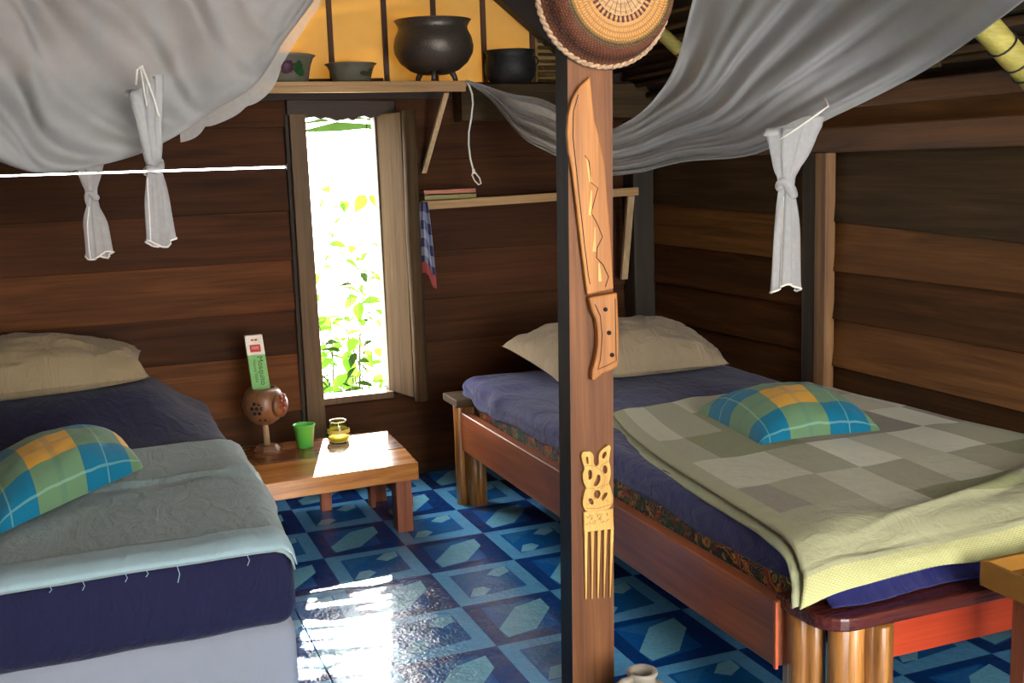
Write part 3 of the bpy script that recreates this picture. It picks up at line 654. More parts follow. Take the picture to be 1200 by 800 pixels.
knot = ck([(112, 100), (150, 96), (188, 106), (207, 140), (206, 180), (216, 212), (235, 222), (252, 205), (252, 160), (268, 112), (305, 86), (350, 72), (350, 140), (342, 195), (354, 255), (350, 330), (338, 372), (352, 410), (352, 560), (240, 575), (124, 560), (122, 410), (134, 385), (114, 330), (112, 265), (126, 228), (112, 180)])
kholes = [ck(h_) for h_ in ([(150, 135), (162, 165), (156, 196), (142, 170)], [(312, 114), (322, 128), (306, 162), (289, 170)], [(165, 243), (190, 264), (167, 322), (157, 290)], [(306, 222), (309, 292), (284, 256)], [(245, 290), (259, 345), (209, 378), (225, 322)], [(208, 422), (257, 424), (232, 482)], [(160, 468), (192, 522), (164, 506)], [(317, 444), (302, 486), (273, 502)])]
filled(knot, kholes, T_, 'knotwork', M['comb'], cm)
gl = MB()
for ln in ([(126, 208), (200, 214), (262, 252), (305, 318), (300, 370), (235, 400)], [(340, 195), (290, 212), (262, 240)], [(135, 385), (200, 395), (250, 470), (330, 520)], [(338, 372), (270, 400), (215, 470), (140, 520)], [(130, 545), (240, 560), (348, 545)]):
    gl.tube([(x, 2.4882, z) for x, z in ck(ln)], .0009, 4)
obj('engraved_line', gl, plain('engraved_tan_line', (150, 98, 40), .6), cm)
for i in range(5):
    x0_ = 1.1405 + i * .0187; xb = 1.141 + i * .0172
    obj('tooth', MB().hexa([(xb, 2.4935, .279 - i * .002), (xb + .003, 2.4935, .279 - i * .002), (xb + .003, 2.499, .279), (xb, 2.499, .279), (x0_, 2.489, .464), (x0_ + .0095, 2.489, .464), (x0_ + .0095, 2.499, .464), (x0_, 2.499, .464)]), M['comb'], cm, bevel=.001)
eb = MB()
for i in range(26):
    x = 1.147 + random.random() * .066; z = .482 + random.random() * .024; a = random.random() * PI
    eb.tube([(x - .004 * math.cos(a), 2.4878, z - .004 * math.sin(a)), (x + .004 * math.cos(a), 2.4878, z + .004 * math.sin(a))], .0009, 4)
obj('engraved_band', eb, plain('engraved_tan', (150, 98, 40), .6), cm)

# basket on the post
bk = thing('woven_basket', 'round woven straw basket hung bottom outwards at the top of the post', 'basket', (1.222, 2.44, 1.60))
bc = V(1.226, 2.494, 1.802)
bp = [(.176, .0), (.175, .006), (.167, .03), (.158, .06), (.150, .082), (.140, .092), (.12, .096), (.085, .097), (.055, .096), (.002, .094)]
o = obj('weave', MB().lathe([(r, z) for r, z in bp][::-1], 64, bc, axis=(0, -1, 0), cap0=True, cap1=True), M['straw'], bk, smooth=True)
rb = MB()
for ph in (0, PI):
    rb.tube([bc + V(.176 * math.cos(a), 0, .176 * math.sin(a)) + (V(math.cos(a), 0, math.sin(a)) * math.cos(a * 30 + ph) * .004 + V(0, -1, 0) * (math.sin(a * 30 + ph) * .004 + .008)) for a in [2 * PI * i / 240 for i in range(241)]], .0045, 6)
obj('braided_rim', rb, M['braid'], bk, smooth=True)

# ------------------------------------------------------------------ right bed
bd = thing('wooden_bed', 'wooden bed frame with reddish side rail and log legs along the right wall', 'bed', (1.95, 3.1, 0))
rl = MB(); rl.hexa([(1.402, 2.03, .238), (1.44, 2.03, .238), (1.44, 4.30, .238), (1.402, 4.30, .238), (1.402, 2.03, .398), (1.44, 2.03, .398), (1.44, 4.30, .398), (1.402, 4.30, .398)])
obj('side_rail', rl, M['rail'], bd, bevel=.004)
obj('side_rail', MB().box(2.50, 2.535, 2.06, 4.2, .238, .398), M['rail'], bd, bevel=.004)
obj('slat_base', MB().box(1.441, 2.499, 2.06, 4.2, .27, .30), M['dark'], bd)
obj('rail_end_strip', MB().box(1.397, 1.404, 2.02, 2.029, .238, .398), M['copper'], bd)
ft = [(1.417, 2.055), (1.417, 1.95), (1.418, 1.93), (1.422, 1.910), (1.430, 1.892), (1.442, 1.877), (1.457, 1.866), (1.474, 1.859), (1.495, 1.857), (2.52, 1.857), (2.52, 2.055)]
obj('foot_board', MB().prism(ft[::-1] if False else ft, lambda x, y, h: (x, y, h), .376, .408), M['maroon'], bd, bevel=.006)
obj('foot_apron', MB().box(1.60, 2.50, 1.905, 1.93, .268, .3755), M['redwood'], bd, bevel=.003)
obj('head_board', MB().box(1.372, 2.52, 4.21, 4.40, .425, .458), M['plate'], bd, bevel=.006)
def log(cx, cy, r, z1, lobes, ph, depth=.16, sx=1., sy=1.):
    pr = [(r, 0), (r, z1 * .3), (r * .98, z1 * .7), (r, z1 - .003), (r * .97, z1)]
    w = lambda a, z: (1 - depth + depth * abs(math.cos(lobes * (a + ph) / 2)) ** .6 * 1.3) * (1 + .02 * math.sin(z * 17 + a * 2))
    b = MB().lathe(pr, 48, (0, 0, 0), wob=w); b.v = [(cx + x * sx, cy + y * sy, z) for x, y, z in b.v]; return b
for (cx, cy, r, z1, lo, ph, sx, sy) in ((1.462, 2.00, .052, .3755, 5, .3, .85, 1.0), (1.505, 1.91, .044, .3755, 3, 1.0, .9, .9), (1.572, 1.892, .036, .374, 5, .5, 1, 1.1),
                                       (1.405, 4.285, .026, .424, 3, .2, 1, 1), (1.46, 4.262, .045, .424, 5, .9, 1., 1.0), (2.44, 1.93, .05, .3755, 5, 0, 1, 1), (2.44, 4.30, .05, .424, 5, 0, 1, 1)):
    obj('leg', log(cx, cy, r, z1, lo, ph, .18, sx, sy), M['log'], bd, smooth=True, org=(cx, cy, 0))

def wr(p, a=.006, s=7, seed=0.): return ns(p.x * s, p.y * s, p.z * s + seed) * a
mt = thing('mattress', 'flower patterned mattress on the right bed frame', 'mattress', (2.0, 3.2, .30))
obj('ticking', MB().rbox(1.452, 2.545, 2.0, 4.40, .301, .475, .035, (14, 30, 3), lambda p: p + V(wr(p, .008, 9), 0, 0) + (V(0, 0, max(0, .459 - p.z) if p.y > 4.19 else (max(0, .409 - p.z) if p.y < 2.07 else 0)))), M['floral'], mt, smooth=True)
def nv(p):
    k = (wr(p, .016, 5, 3) + wr(p, .010, 14, 5)) * (1 if p.y > 3.4 or p.z < .5 else .25)
    q = p.copy()
    if p.z < .455: q.z += .02 * ns(p.y * 3, p.x * 3) ; q.x += (-.012 if p.x < 1.6 else 0) + k * .6
    q.z += k * .5
    head = max(0., (p.y - 3.9) / .5); q.z += .012 * head
    if p.x < 1.6 and p.y > 3.9: q.x += .02 * ns(p.y * 12, p.z * 20) - .012; q.z += .015 * ns(p.y * 10, p.z * 15, 4)
    return q
ns_ = tag(obj('bed_sheet', MB().rbox(1.446, 2.548, 1.985, 4.34, .428, .524, .046, (24, 54, 3), nv), M['navy'], smooth=True, org=(2.0, 3.2, .45)), 'navy blue sheet covering the mattress of the right bed', 'sheet', 'navy bed sheets')
# drooping corner of sheet on the foot board
b = MB()
b.grid(lambda u, v: V(1.47 + .46 * u, 1.985 - .075 * v - .01 * math.sin(u * 7), .50 - .085 * math.sin(v * PI / 2) - .0 + .004 * ns(u * 9, v * 3)), 24, 8)
obj('sheet_hem', b, M['navy'], ns_, smooth=True, solid=.004)

# patchwork blanket
Lp = [(1.655, 3.36, .540), (1.575, 3.08, .541), (1.515, 2.75, .541), (1.478, 2.40, .540), (1.448, 2.12, .540), (1.432, 2.02, .535), (1.418, 1.965, .510), (1.396, 1.925, .470), (1.378, 1.905, .430)]
Rp = [(2.535, 3.44, .535), (2.535, 3.1, .54), (2.535, 2.75, .545), (2.535, 2.40, .55), (2.535, 2.12, .548), (2.535, 2.02, .545), (2.53, 1.955, .528), (2.53, 1.925, .50), (2.53, 1.905, .47)]
def vmap(v): return v
def blk(u, v, dz=0):
    a, c = interp(Lp, v), interp(Rp, v); p = a.lerp(c, u)
    e = min(1, u / .10); side = 1 - e
    p.z += .013 * (1 - side ** 2) + dz
    f = 0.
    if v < .80:
        f = .011 * ns(u * 3.2 + 1, v * 4) + .006 * ns(u * 9, v * 9, 2)
        d1 = (v - (.72 - .32 * u)) * 1.0; f += .018 * math.exp(-(d1 / .022) ** 2) * math.exp(-((u - .55) / .28) ** 2)
        d2 = (v - (.78 - .42 * (u - .05))); f += .010 * math.exp(-(d2 / .018) ** 2) * math.exp(-((u - .7) / .2) ** 2)
    else:
        f = .006 * ns(u * 8, v * 6); p.y += -.012 + .016 * ns(u * 6, 1.5) * (v - .78) * 5
        p.z += .035 * (v - .8) * 5 * max(0., math.sin(u * 7.5 - .2)) * (.55 if u < .5 else .4)
    p.z += f * e
    return p
bl = tag(obj('patchwork_blanket', MB().grid(blk, 90, 110), M['patch'], smooth=True, solid=.006, org=(2.0, 2.6, .52)), 'olive and cream patchwork blanket with striped hem spread on the right bed', 'blanket')
b = MB(); b.grid(lambda u, v: interp(Lp, v * .93) + V(-.022 - .010 * ns(v * 9) + .1 * u, 0, -.008 - .012 * (1 - u) + .004 * ns(v * 14, u)), 8, 60)
obj('lining', b, M['lining'], bl, smooth=True, solid=.006)

# pillows and cushions
def pillow(corners, T, n=44, pinch=.07, low=.35, wrk=.012, seed=0., pw=.42):
    A, B_, C, D = [Vector(c) for c in corners]; b = MB()
    def P(u, v, side):
        x, y = 2 * u - 1, 2 * v - 1
        xx = x * (1 - pinch * (1 - y * y) ** 1.0 * abs(x)); yy = y * (1 - pinch * (1 - x * x) * abs(y))
        uu, vv = (xx + 1) / 2, (yy + 1) / 2
        p = A.lerp(B_, uu).lerp(D.lerp(C, uu), vv)
        h = max(0., (1 - x * x) * (1 - y * y)) ** pw
        k = wrk * (ns(x * 2.2 + seed, y * 2.2, side) + .6 * ns(x * 5 + seed, y * 5, side + 3.) + .5 * abs(ns(x * 4 + seed, y * 9 + 2 * x, side + 5.))) * min(1, h * 2)
        edge = wrk * .8 * ns(x * 9, y * 9, seed) * (1 - h) * (1 if 1e-4 < h else 0)
        p.z += (T * (1 - low) * h + k + edge) if side > 0 else (-T * low * h)
        return p
    b.grid(lambda u, v: P(u, v, 1), n, n); b.grid(lambda u, v: P(u, v, -1), n, n, flip=True)
    return b
def piped(o, corners, mat, r, pinch):
    pass
tag(obj('white_pillow', pillow([(1.655, 3.82, .575), (2.43, 3.84, .565), (2.50, 4.33, .63), (1.575, 4.22, .665)], .18, pinch=.05, low=.25, wrk=.018, seed=2.3), M['cream'], smooth=True, org=(2.0, 4.05, .53)), 'beige bed pillow lying on navy sheet at the head of the right bed', 'pillow', 'bed pillows')
tag(obj('plaid_cushion', pillow([(1.81, 2.70, .550), (2.235, 2.67, .550), (2.33, 3.10, .565), (1.88, 3.17, .562)], .13, pinch=.05, low=.10, wrk=.006, seed=5.1), M['plaid'], smooth=True, org=(2.0, 2.9, .56)), 'yellow and teal plaid cushion lying on the patchwork blanket of the right bed', 'cushion', 'plaid cushions')

# ------------------------------------------------------------------ left bed
bb = tag(obj('box_mattress', MB().rbox(-.78, .438, 2.745, 4.70, 0, .262, .05, (10, 16, 3), lambda p: p + V(wr(p, .006, 4), wr(p, .006, 4, 2), 0)), M['base'], smooth=True, org=(-.2, 3.7, 0)), 'pale grey blue mattress base of the left bed standing on the floor', 'bed')
def hump(x, y):
    t = min(1., max(0., (y - 3.95) / .45)); t = t * t * (3 - 2 * t)
    s_ = min(1., max(0., (.43 - x) / .26)); s_ = s_ * s_ * (3 - 2 * s_)
    return .135 * t * s_
def nl(p):
    q = p.copy(); q += V(wr(p, .010, 5, 1), wr(p, .010, 5, 2), 0)
    if p.z > .36: q.z += hump(p.x, p.y) + wr(p, .012, 6, 6) * (1 if p.y > 3.8 else .3)
    else: q.z += -.012 * ns(p.x * 4, p.y * 4)
    return q
tag(obj('bed_sheet', MB().rbox(-.79, .440, 2.725, 4.74, .245, .470, .055, (22, 40, 4), nl), M['navyd'], smooth=True, org=(-.2, 3.7, .25)), 'dark navy sheet over the mattress of the left bed', 'sheet', 'navy bed sheets')
def lb(u, v):        # u across, v from head edge to foot hem
    y = 3.90 - 1.182 * v + .03 * (1 - u) * (1 - v); xs = -.76 + 1.20 * u; z = .477
    if v > .94: pass
    x = xs
    if u > .955:
        k = (u - .955) / .045; x = .386 + (.085 - .035 * min(1, max(0, (v - .6) / .3)) + .012 * ns(y * 5)) * math.sin(k * PI / 2); z = .477 - .055 * (1 - math.cos(k * PI / 2))
    z += hump(x, y) * .9
    z += .014 * math.exp(-((y - (3.40 + .06 * u)) / .016) ** 2)
    z += .005 * ns(x * 5, y * 5) + .004 * ns(x * 3, y * 16, 3) + .006
    if v > .955:
        k = (v - .955) / .045; y -= .004 * k; z -= .022 * k * k
    return V(x, y, z)
lbo = tag(obj('blue_sheet', MB().grid(lb, 70, 90), M['pblue'], smooth=True, solid=.005, org=(-.2, 3.3, .47)), 'pale grey blue cover sheet folded over the left bed', 'blanket')
def trim(u, v):
    p = lb(min(u, .999), .895 + .105 * v); p.z += .005
    if u > .955: p += V(.006 * (u - .955) / .045, 0, .006)
    return p
obj('hem_trim', MB().grid(trim, 60, 10), M['ptrim'], lbo, smooth=True, solid=.003)
for (u, l) in ((.52, .012), (.58, .02), (.66, .018), (.70, .014), (.76, .04), (.90, .025)):
    p = lb(u, 1.0); th = MB(); th.tube([p, p + V(.004, -.006, -l * .5), p + V(-.002, -.007, -l)], .0012, 4); obj('loose_thread', th, M['ptrim'], lbo)
tag(obj('white_pillow', pillow([(-.80, 4.28, .64), (.205, 4.33, .655), (.195, 4.72, .70), (-.80, 4.72, .70)], .20, pinch=.05, low=.3, wrk=.022, seed=8.), M['creamd'], smooth=True, org=(-.3, 4.5, .6)), 'rumpled beige pillow at the head of the left bed', 'pillow', 'bed pillows')
tag(obj('plaid_cushion', pillow([(-.262, 3.055, .500), (.125, 3.475, .525), (.045, 3.89, .525), (-.40, 3.55, .51)], .155, pinch=.04, low=.10, wrk=.006, seed=3.7), M['plaid'], smooth=True, org=(-.15, 3.5, .48)), 'yellow and teal plaid cushion lying on the pale blue sheet of the left bed', 'cushion', 'plaid cushions')

# ------------------------------------------------------------------ low table and things on it
TZ = .278
tb = thing('low_table', 'low wooden bedside table under the window with a shiny honey top', 'table', (.85, 4.35, 0))
def P2(x, y): return (x, y)
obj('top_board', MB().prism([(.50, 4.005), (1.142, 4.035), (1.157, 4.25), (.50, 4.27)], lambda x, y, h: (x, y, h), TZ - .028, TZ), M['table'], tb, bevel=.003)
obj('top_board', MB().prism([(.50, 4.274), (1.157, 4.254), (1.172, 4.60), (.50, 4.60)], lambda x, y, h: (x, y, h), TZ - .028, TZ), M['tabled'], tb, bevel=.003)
obj('front_apron', MB().prism([(.50, 3.985), (1.142, 4.015), (1.142, 4.0345), (.50, 4.0045)], lambda x, y, h: (x, y, h), TZ - .068, TZ), M['table'], tb, bevel=.002)
obj('side_apron', MB().prism([(1.122, 4.035), (1.141, 4.035), (1.168, 4.58), (1.149, 4.58)], lambda x, y, h: (x, y, h), TZ - .068, TZ - .0285), M['table'], tb)
def leg(x, y, w=.05, d=.06): obj('leg', MB().box(x - w / 2, x + w / 2, y - d / 2, y + d / 2, 0, TZ - .0285), M['tleg'], tb, bevel=.003, org=(x, y, 0))
leg(1.085, 4.07, .062, .075); leg(1.095, 4.50, .06, .06); leg(.862, 4.46, .045, .03); leg(.56, 4.09, .06, .07); leg(1.048, 4.42, .022, .05)
obj('leg_brace', MB().box(1.115, 1.135, 4.09, 4.50, .08, .125), M['tleg'], tb)

# mosquito coil box leaning on the wall
bxm = thing('incense_box', 'tall narrow green and white mosquito incense box standing upright in the carved calabash', 'box', (.640, 4.51, TZ + .235))
hb, wbx = .425, .072; tilt = .06
def bp3(u, v, h=0.0):   # u across 0..1, v up 0..1 ; leans back a little, slightly rotated
    return V(.611 + u * .071 - .022 * v, 4.485 + tilt * v - h, TZ + .115 + .354 * v)
def slabp(u0, u1, v0, v1, h0, h1): return MB().hexa([bp3(u0, v0, h1), bp3(u1, v0, h1), bp3(u1, v0, h0), bp3(u0, v0, h0), bp3(u0, v1, h1), bp3(u1, v1, h1), bp3(u1, v1, h0), bp3(u0, v1, h0)])
obj('carton', slabp(0, 1, .34, 1, -.026, 0), M['greenc'], bxm)
obj('white_top', slabp(0, 1, .782, 1.001, -.0265, .0006), M['white'], bxm)
obj('red_patch', slabp(.2, .8, .815, .898, 0, .0012), M['redc'], bxm)
obj('red_patch_print', slabp(.3, .7, .845, .88, .001, .0018), M['inkr'], bxm)
obj('printed_mark', slabp(.32, .48, .942, .962, 0, .0012), M['redc'], bxm); obj('printed_mark', slabp(.52, .68, .942, .962, 0, .0012), M['redc'], bxm)
def text(s, size, u, v, mat, name='printed_text'):
    cu = bpy.data.curves.new(name, 'FONT'); cu.body = s; cu.size = size; cu.extrude = .0003; cu.align_x = 'CENTER'; cu.align_y = 'CENTER'
    tmp = bpy.data.objects.new('tmp', cu); COL.objects.link(tmp); dg = bpy.context.evaluated_depsgraph_get(); me = bpy.data.meshes.new_from_object(tmp.evaluated_get(dg)); bpy.data.objects.remove(tmp)
    me.name = name; me.materials.clear(); me.materials.append(mat)
    X = (bp3(0, 0) - bp3(0, 1)).normalized(); Z = -V(0, 1, tilt / .36).normalized(); Z = V(0, -1, tilt / .36).normalized(); Y_ = Z.cross(X)
    mm = Matrix((X, Y_, Z)).transposed().to_4x4(); mm.translation = bp3(u, v, .0012); me.transform(mm); me.transform(Matrix.Translation(-wloc(bxm)))
    o = bpy.data.objects.new(name, me); COL.objects.link(o); o.parent = bxm; return o
text('Mosquito', .031, .66, .60, M['ink']); text('Natural Sticks', .0165, .33, .60, M['ink'])

# calabash incense holder, no lamp inside
ca = thing('calabash_holder', 'round carved calabash with cut holes and a face on a wooden stem foot', 'holder', (.640, 4.50, TZ))
cc = V(.640, 4.50, TZ + .188); GS = 1.33
w = lambda a, z: 1 + .02 * math.sin(3 * a)
obj('gourd', MB().lathe([(r * GS, z * GS) for r, z in [(.004, -.062), (.025, -.058), (.045, -.045), (.058, -.025), (.0635, 0), (.061, .022), (.053, .043), (.040, .056), (.036, .054), (.048, .04), (.056, .02), (.058, 0), (.052, -.024), (.03, -.05), (.003, -.055)]], 36, cc, cap1=False, wob=w), M['calab'], ca, smooth=True)
obj('stem', MB().tube([(cc.x + .004, cc.y, TZ + .02), (cc.x, cc.y, TZ + .125)], [.013, .012], 10), M['palez'], ca, smooth=True)
obj('foot', MB().prism([(cc.x - .055, cc.y), (cc.x - .02, cc.y - .045), (cc.x + .04, cc.y - .05), (cc.x + .06, cc.y), (cc.x + .03, cc.y + .045), (cc.x - .03, cc.y + .045)], lambda x, y, h: (cc.x + (x - cc.x) * (1 - 12 * (h - TZ)), cc.y + (y - cc.y) * (1 - 12 * (h - TZ)), h), TZ, TZ + .022), M['calab'], ca, bevel=.004)
def on_gourd(az, el, k=1.): d_ = V(math.cos(el) * math.cos(az), math.cos(el) * math.sin(az), math.sin(el)); return cc + d_ * .0628 * GS * k, d_
hm = MB()
az0 = rad(-118)
for k in range(7):
    a = 2 * PI * k / 6; p, d_ = on_gourd(az0 + (.24 * math.cos(a) if k < 6 else 0), .02 + (.27 * math.sin(a) if k < 6 else 0)); hm.lathe([(.008, -.002), (.008, .0016)], 8, p, axis=d_)
for (da, e_) in ((-.15, .55), (.12, .52), (.38, -.62), (.1, -.6)):
    p, d_ = on_gourd(az0 + da, e_); hm.lathe([(.005, -.002), (.005, .0016)], 8, p, axis=d_)
obj('cut_holes', hm, M['hole'], ca)
fm = MB(); azf = rad(-40)
p, d_ = on_gourd(azf, .05, .93); fm.lathe([(.05, -.012), (.05, .004), (.043, .011), (.025, .015), (.002, .0155)], 24, p, axis=d_)
obj('face_disc', fm, M['calab'], ca, smooth=True)
fc = MB(); side = V(-math.sin(azf), math.cos(azf), 0); p = p + d_ * .010
def blob(u_, z_, r_, h_):
    u_, z_, r_, h_ = [q * 1.25 for q in (u_, z_, r_, h_)]
    fc.lathe([(r_, -.004), (r_ * .9, h_ * .5), (r_ * .5, h_ * .9), (.0005, h_)], 12, p + side * u_ + V(0, 0, z_), axis=d_)
blob(0, .002, .009, .016); blob(-.013, .013, .007, .007); blob(.013, .013, .007, .007); blob(0, -.016, .013, .007); blob(-.018, -.004, .008, .006); blob(.018, -.004, .008, .006); blob(-.008, .026, .009, .006); blob(.01, .027, .009, .006)
obj('carved_face', fc, M['calabd'], ca, smooth=True)

cupo = thing('plastic_cup', 'bright green plastic cup on the low table beside the calabash', 'cup', (.793, 4.47, TZ))
obj('cup_wall', MB().lathe([(.030, TZ), (.032, TZ + .002), (.043, TZ + .088), (.046, TZ + .091), (.046, TZ + .096), (.043, TZ + .097), (.0405, TZ + .09), (.029, TZ + .005), (.002, TZ + .004)], 32, (.793, 4.47, 0), cap1=False), M['green'], cupo, smooth=True)
jr = thing('glass_jar', 'clear glass jar with yellow wax at the bottom beside the green cup', 'jar', (.935, 4.475, TZ))
obj('glass_wall', MB().lathe([(.036, TZ), (.044, TZ + .006), (.0475, TZ + .03), (.044, TZ + .06), (.036, TZ + .088), (.034, TZ + .094), (.031, TZ + .094), (.033, TZ + .087), (.0405, TZ + .06), (.0440, TZ + .03), (.041, TZ + .010), (.033, TZ + .005), (.001, TZ + .005)], 32, (.935, 4.475, 0), cap1=False), M['glass'], jr, smooth=True)
obj('wax', MB().lathe([(.034, TZ + .0065), (.0400, TZ + .011), (.0432, TZ + .027), (.001, TZ + .026)], 28, (.935, 4.475, 0), cap1=False), M['wax'], jr, smooth=True)
obj('label_band', MB().lathe([(.0479, TZ + .045), (.0457, TZ + .060)], 32, (.935, 4.475, 0), cap0=False, cap1=False), plain('faint_label', (190, 180, 90), .5), jr, smooth=True)
obj('rim', MB().lathe([(.0345, TZ + .0885), (.0365, TZ + .092), (.0345, TZ + .0965), (.031, TZ + .095)], 28, (.935, 4.475, 0), cap0=False, cap1=False), M['glass'], jr, smooth=True)

# ------------------------------------------------------------------ jug and side table at the frame edge
jg = thing('stoneware_jug', 'grey stoneware jug with round neck on the floor beside the post', 'jug', (1.232, 2.36, 0))
jx, jy = 1.232, 2.36
obj('body', MB().lathe([(.05, 0), (.062, .004), (.066, .02), (.068, .05), (.06, .078), (.042, .088), (.034, .094), (.0335, .106), (.037, .110), (.040, .116), (.039, .122), (.035, .124), (.028, .121), (.025, .11), (.026, .094), (.05, .08), (.055, .02), (.002, .01)], 32, (jx, jy, 0), cap1=False), M['jug'], jg, smooth=True)
obj('handle', MB().tube([(jx - .034, jy - .01, .110), (jx - .06, jy - .015, .112), (jx - .08, jy - .02, .104), (jx - .084, jy - .02, .09), (jx - .068, jy - .015, .068)], .009, 10), M['jug'], jg, smooth=True)

tr = thing('tray_table', 'ochre tray topped table at the right edge in front of the bed foot', 'table', (2.0, 1.5, 0))
x0, x1, y0, y1, zt = 1.795, 2.40, 1.22, 1.822, .50
obj('tray_bottom', MB().box(x0 + .012, x1 - .012, y0 + .012, y1 - .012, zt - .05, zt - .035), M['tabled'], tr)
for (a0, a1, c0, c1) in ((x0, x1, y1 - .012, y1), (x0, x1, y0, y0 + .012), (x0, x0 + .012, y0 + .012, y1 - .012), (x1 - .012, x1, y0 + .012, y1 - .012)):
    obj('rim_board', MB().box(a0, a1, c0, c1, zt - .058, zt), M['trayy'], tr, bevel=.002)
for (x, y) in ((x0 + .035, y1 - .10), (x1 - .035, y1 - .10), (x0 + .035, y0 + .06), (x1 - .035, y0 + .06)):
    obj('leg', MB().box(x - .02, x + .02, y - .02, y + .02, 0, zt - .0505), M['tleg'], tr, bevel=.003, org=(x, y, 0))

# ------------------------------------------------------------------ mosquito nets
CAMP = V(0, 0, CAM_H)
def net_sheet(low, up, depth, back, amp, fold, nu, nv, nrm):
    b = MB(); nrm = Vector(nrm).normalized()
    def S(u, v):
        a = 2 * v - 1            # -1 front top ... 0 lower edge ... 1 back top
        L, U = interp(low, u), interp(up, u); w = abs(a)
        p = L.lerp(U, w ** 1.35)
        s_ = (1 if a > 0 else -1); k = min(1, w / .25) ** .55
        width = (U - L).length
        p = p - nrm * (-s_) * 0
        off = (depth if a < 0 else back) * k * (1 - .45 * w) * min(1., width / .45)
        p += nrm * (off if a < 0 else -off)
        env = min(1., w / .12) * min(1., width / .25)
        p += nrm * (fold(u, w, a) * amp * env) if a < 0 else nrm * (fold(u + .31, w, a) * amp * env)
        return p
    b.grid(S, nu, nv); return b
Rlow = [(1.58, 4.545, 1.752), (1.655, 4.45, 1.668), (1.725, 4.3, 1.514), (1.752, 4.1, 1.447), (1.733, 3.6, 1.358), (1.755, 3.35, 1.356), (1.82, 3.15, 1.388), (1.910, 2.9, 1.402), (1.979, 2.7, 1.474), (2.064, 2.35, 1.598), (1.929, 1.9, 1.703), (1.928, 1.7, 1.797)]
Rup = [(1.585, 4.545, 1.760), (1.646, 4.45, 1.725), (1.693, 4.3, 1.683), (1.758, 4.1, 1.642), (1.761, 3.65, 1.517), (1.778, 3.45, 1.529), (1.823, 3.35, 1.593), (1.855, 3.25, 1.703), (1.862, 3.15, 1.89), (1.80, 3.0, 2.141), (1.70, 2.75, 2.22), (1.72, 2.4, 2.2)]
Rup = Rup[:8] + [(1.862, 3.15, 1.89), (1.85, 3.0, 2.10), (1.72, 2.6, 2.2), (1.45, 2.2, 2.28)]
def foldR(u, w, a):
    q = w + .25 * u
    f = math.sin(q * 22 + 3 * ns(u * 3, w * 2)) * .6 + math.sin(q * 47 + 5 * ns(u * 4, w * 3, 2)) * .3
    f += .9 * ns(u * 5, w * 6, 1.) + .3 * ns(u * 14, w * 14, 4) - sum(a_ * math.exp(-((q + .03 * ns(u * 4, c_ * 9) - c_) / s_) ** 2) for c_, s_, a_ in ((.28, .02, .7), (.42, .03, .9), (.55, .02, .7), (.68, .03, .8), (.83, .02, .7), (.97, .03, .8)))
    return f
nr = thing('mosquito_net', 'white mosquito net bundled over the right bed and trailing behind the post', 'net', (1.95, 3.0, 1.36), 'mosquito nets')
obj('net_cloth', net_sheet(Rlow, Rup, .05, .10, .042, foldR, 180, 150, (-.4, -.9, .05)), M['net'], nr, smooth=True)
Llow = [(-.694, 3.5, 1.759), (-.441, 3.55, 1.58), (-.195, 3.6, 1.456), (-.06, 3.6, 1.419), (.16, 3.6, 1.458), (.306, 3.65, 1.52), (.434, 3.7, 1.599), (.581, 3.75, 1.687), (.697, 3.8, 1.837), (.799, 3.8, 1.962), (.90, 3.8, 2.13)]
Lup = [(-.50, 3.8, 2.20), (-.354, 3.8, 2.28), (-.083, 3.9, 2.45), (.061, 3.9, 2.55), (.286, 3.9, 2.66), (.493, 3.9, 2.78), (.62, 3.9, 2.80), (.70, 3.9, 2.78), (.80, 3.85, 2.72), (.88, 3.85, 2.6), (.95, 3.8, 2.42)]
def foldL(u, w, a):
    q = u * 1.0 + .45 * w
    f = math.sin(q * 26 + 4 * ns(u * 3, w * 2)) * .40 * (.4 + w) + math.sin(q * 61 + 6 * ns(u * 4, w * 3, 2)) * .14 + .9 * ns(u * 4 + 2 * w, w * 2, 7.) - sum(a_ * math.exp(-((q + .03 * ns(w * 3, c_ * 9) - c_) / s_) ** 2) for c_, s_, a_ in ((.30, .018, .5), (.37, .03, .8), (.45, .016, .4), (.52, .03, .75), (.60, .016, .45), (.70, .022, .5), (.84, .02, .4))) + .2 * ns(u * 12, w * 12, 4)
    return f
nlft = thing('mosquito_net', 'white mosquito net bundled and sagging over the left bed', 'net', (.1, 3.7, 1.42), 'mosquito nets')
obj('net_cloth', net_sheet(Llow, Lup, .08, .10, .085, foldL, 150, 130, (-.1, -.98, .05)), M['net'], nlft, smooth=True)
def scal(u, v):
    L = interp(Llow, .50 + .42 * u); e = abs(math.sin(u * 13 + 1.2)) * .03
    return L + V(.02 + .02 * ns(u * 6), .05, -.035 * math.sin(u * PI) - e * .6 + v * .16)
obj('scalloped_edge', MB().grid(scal, 60, 8), M['nettail'], nlft, smooth=True)
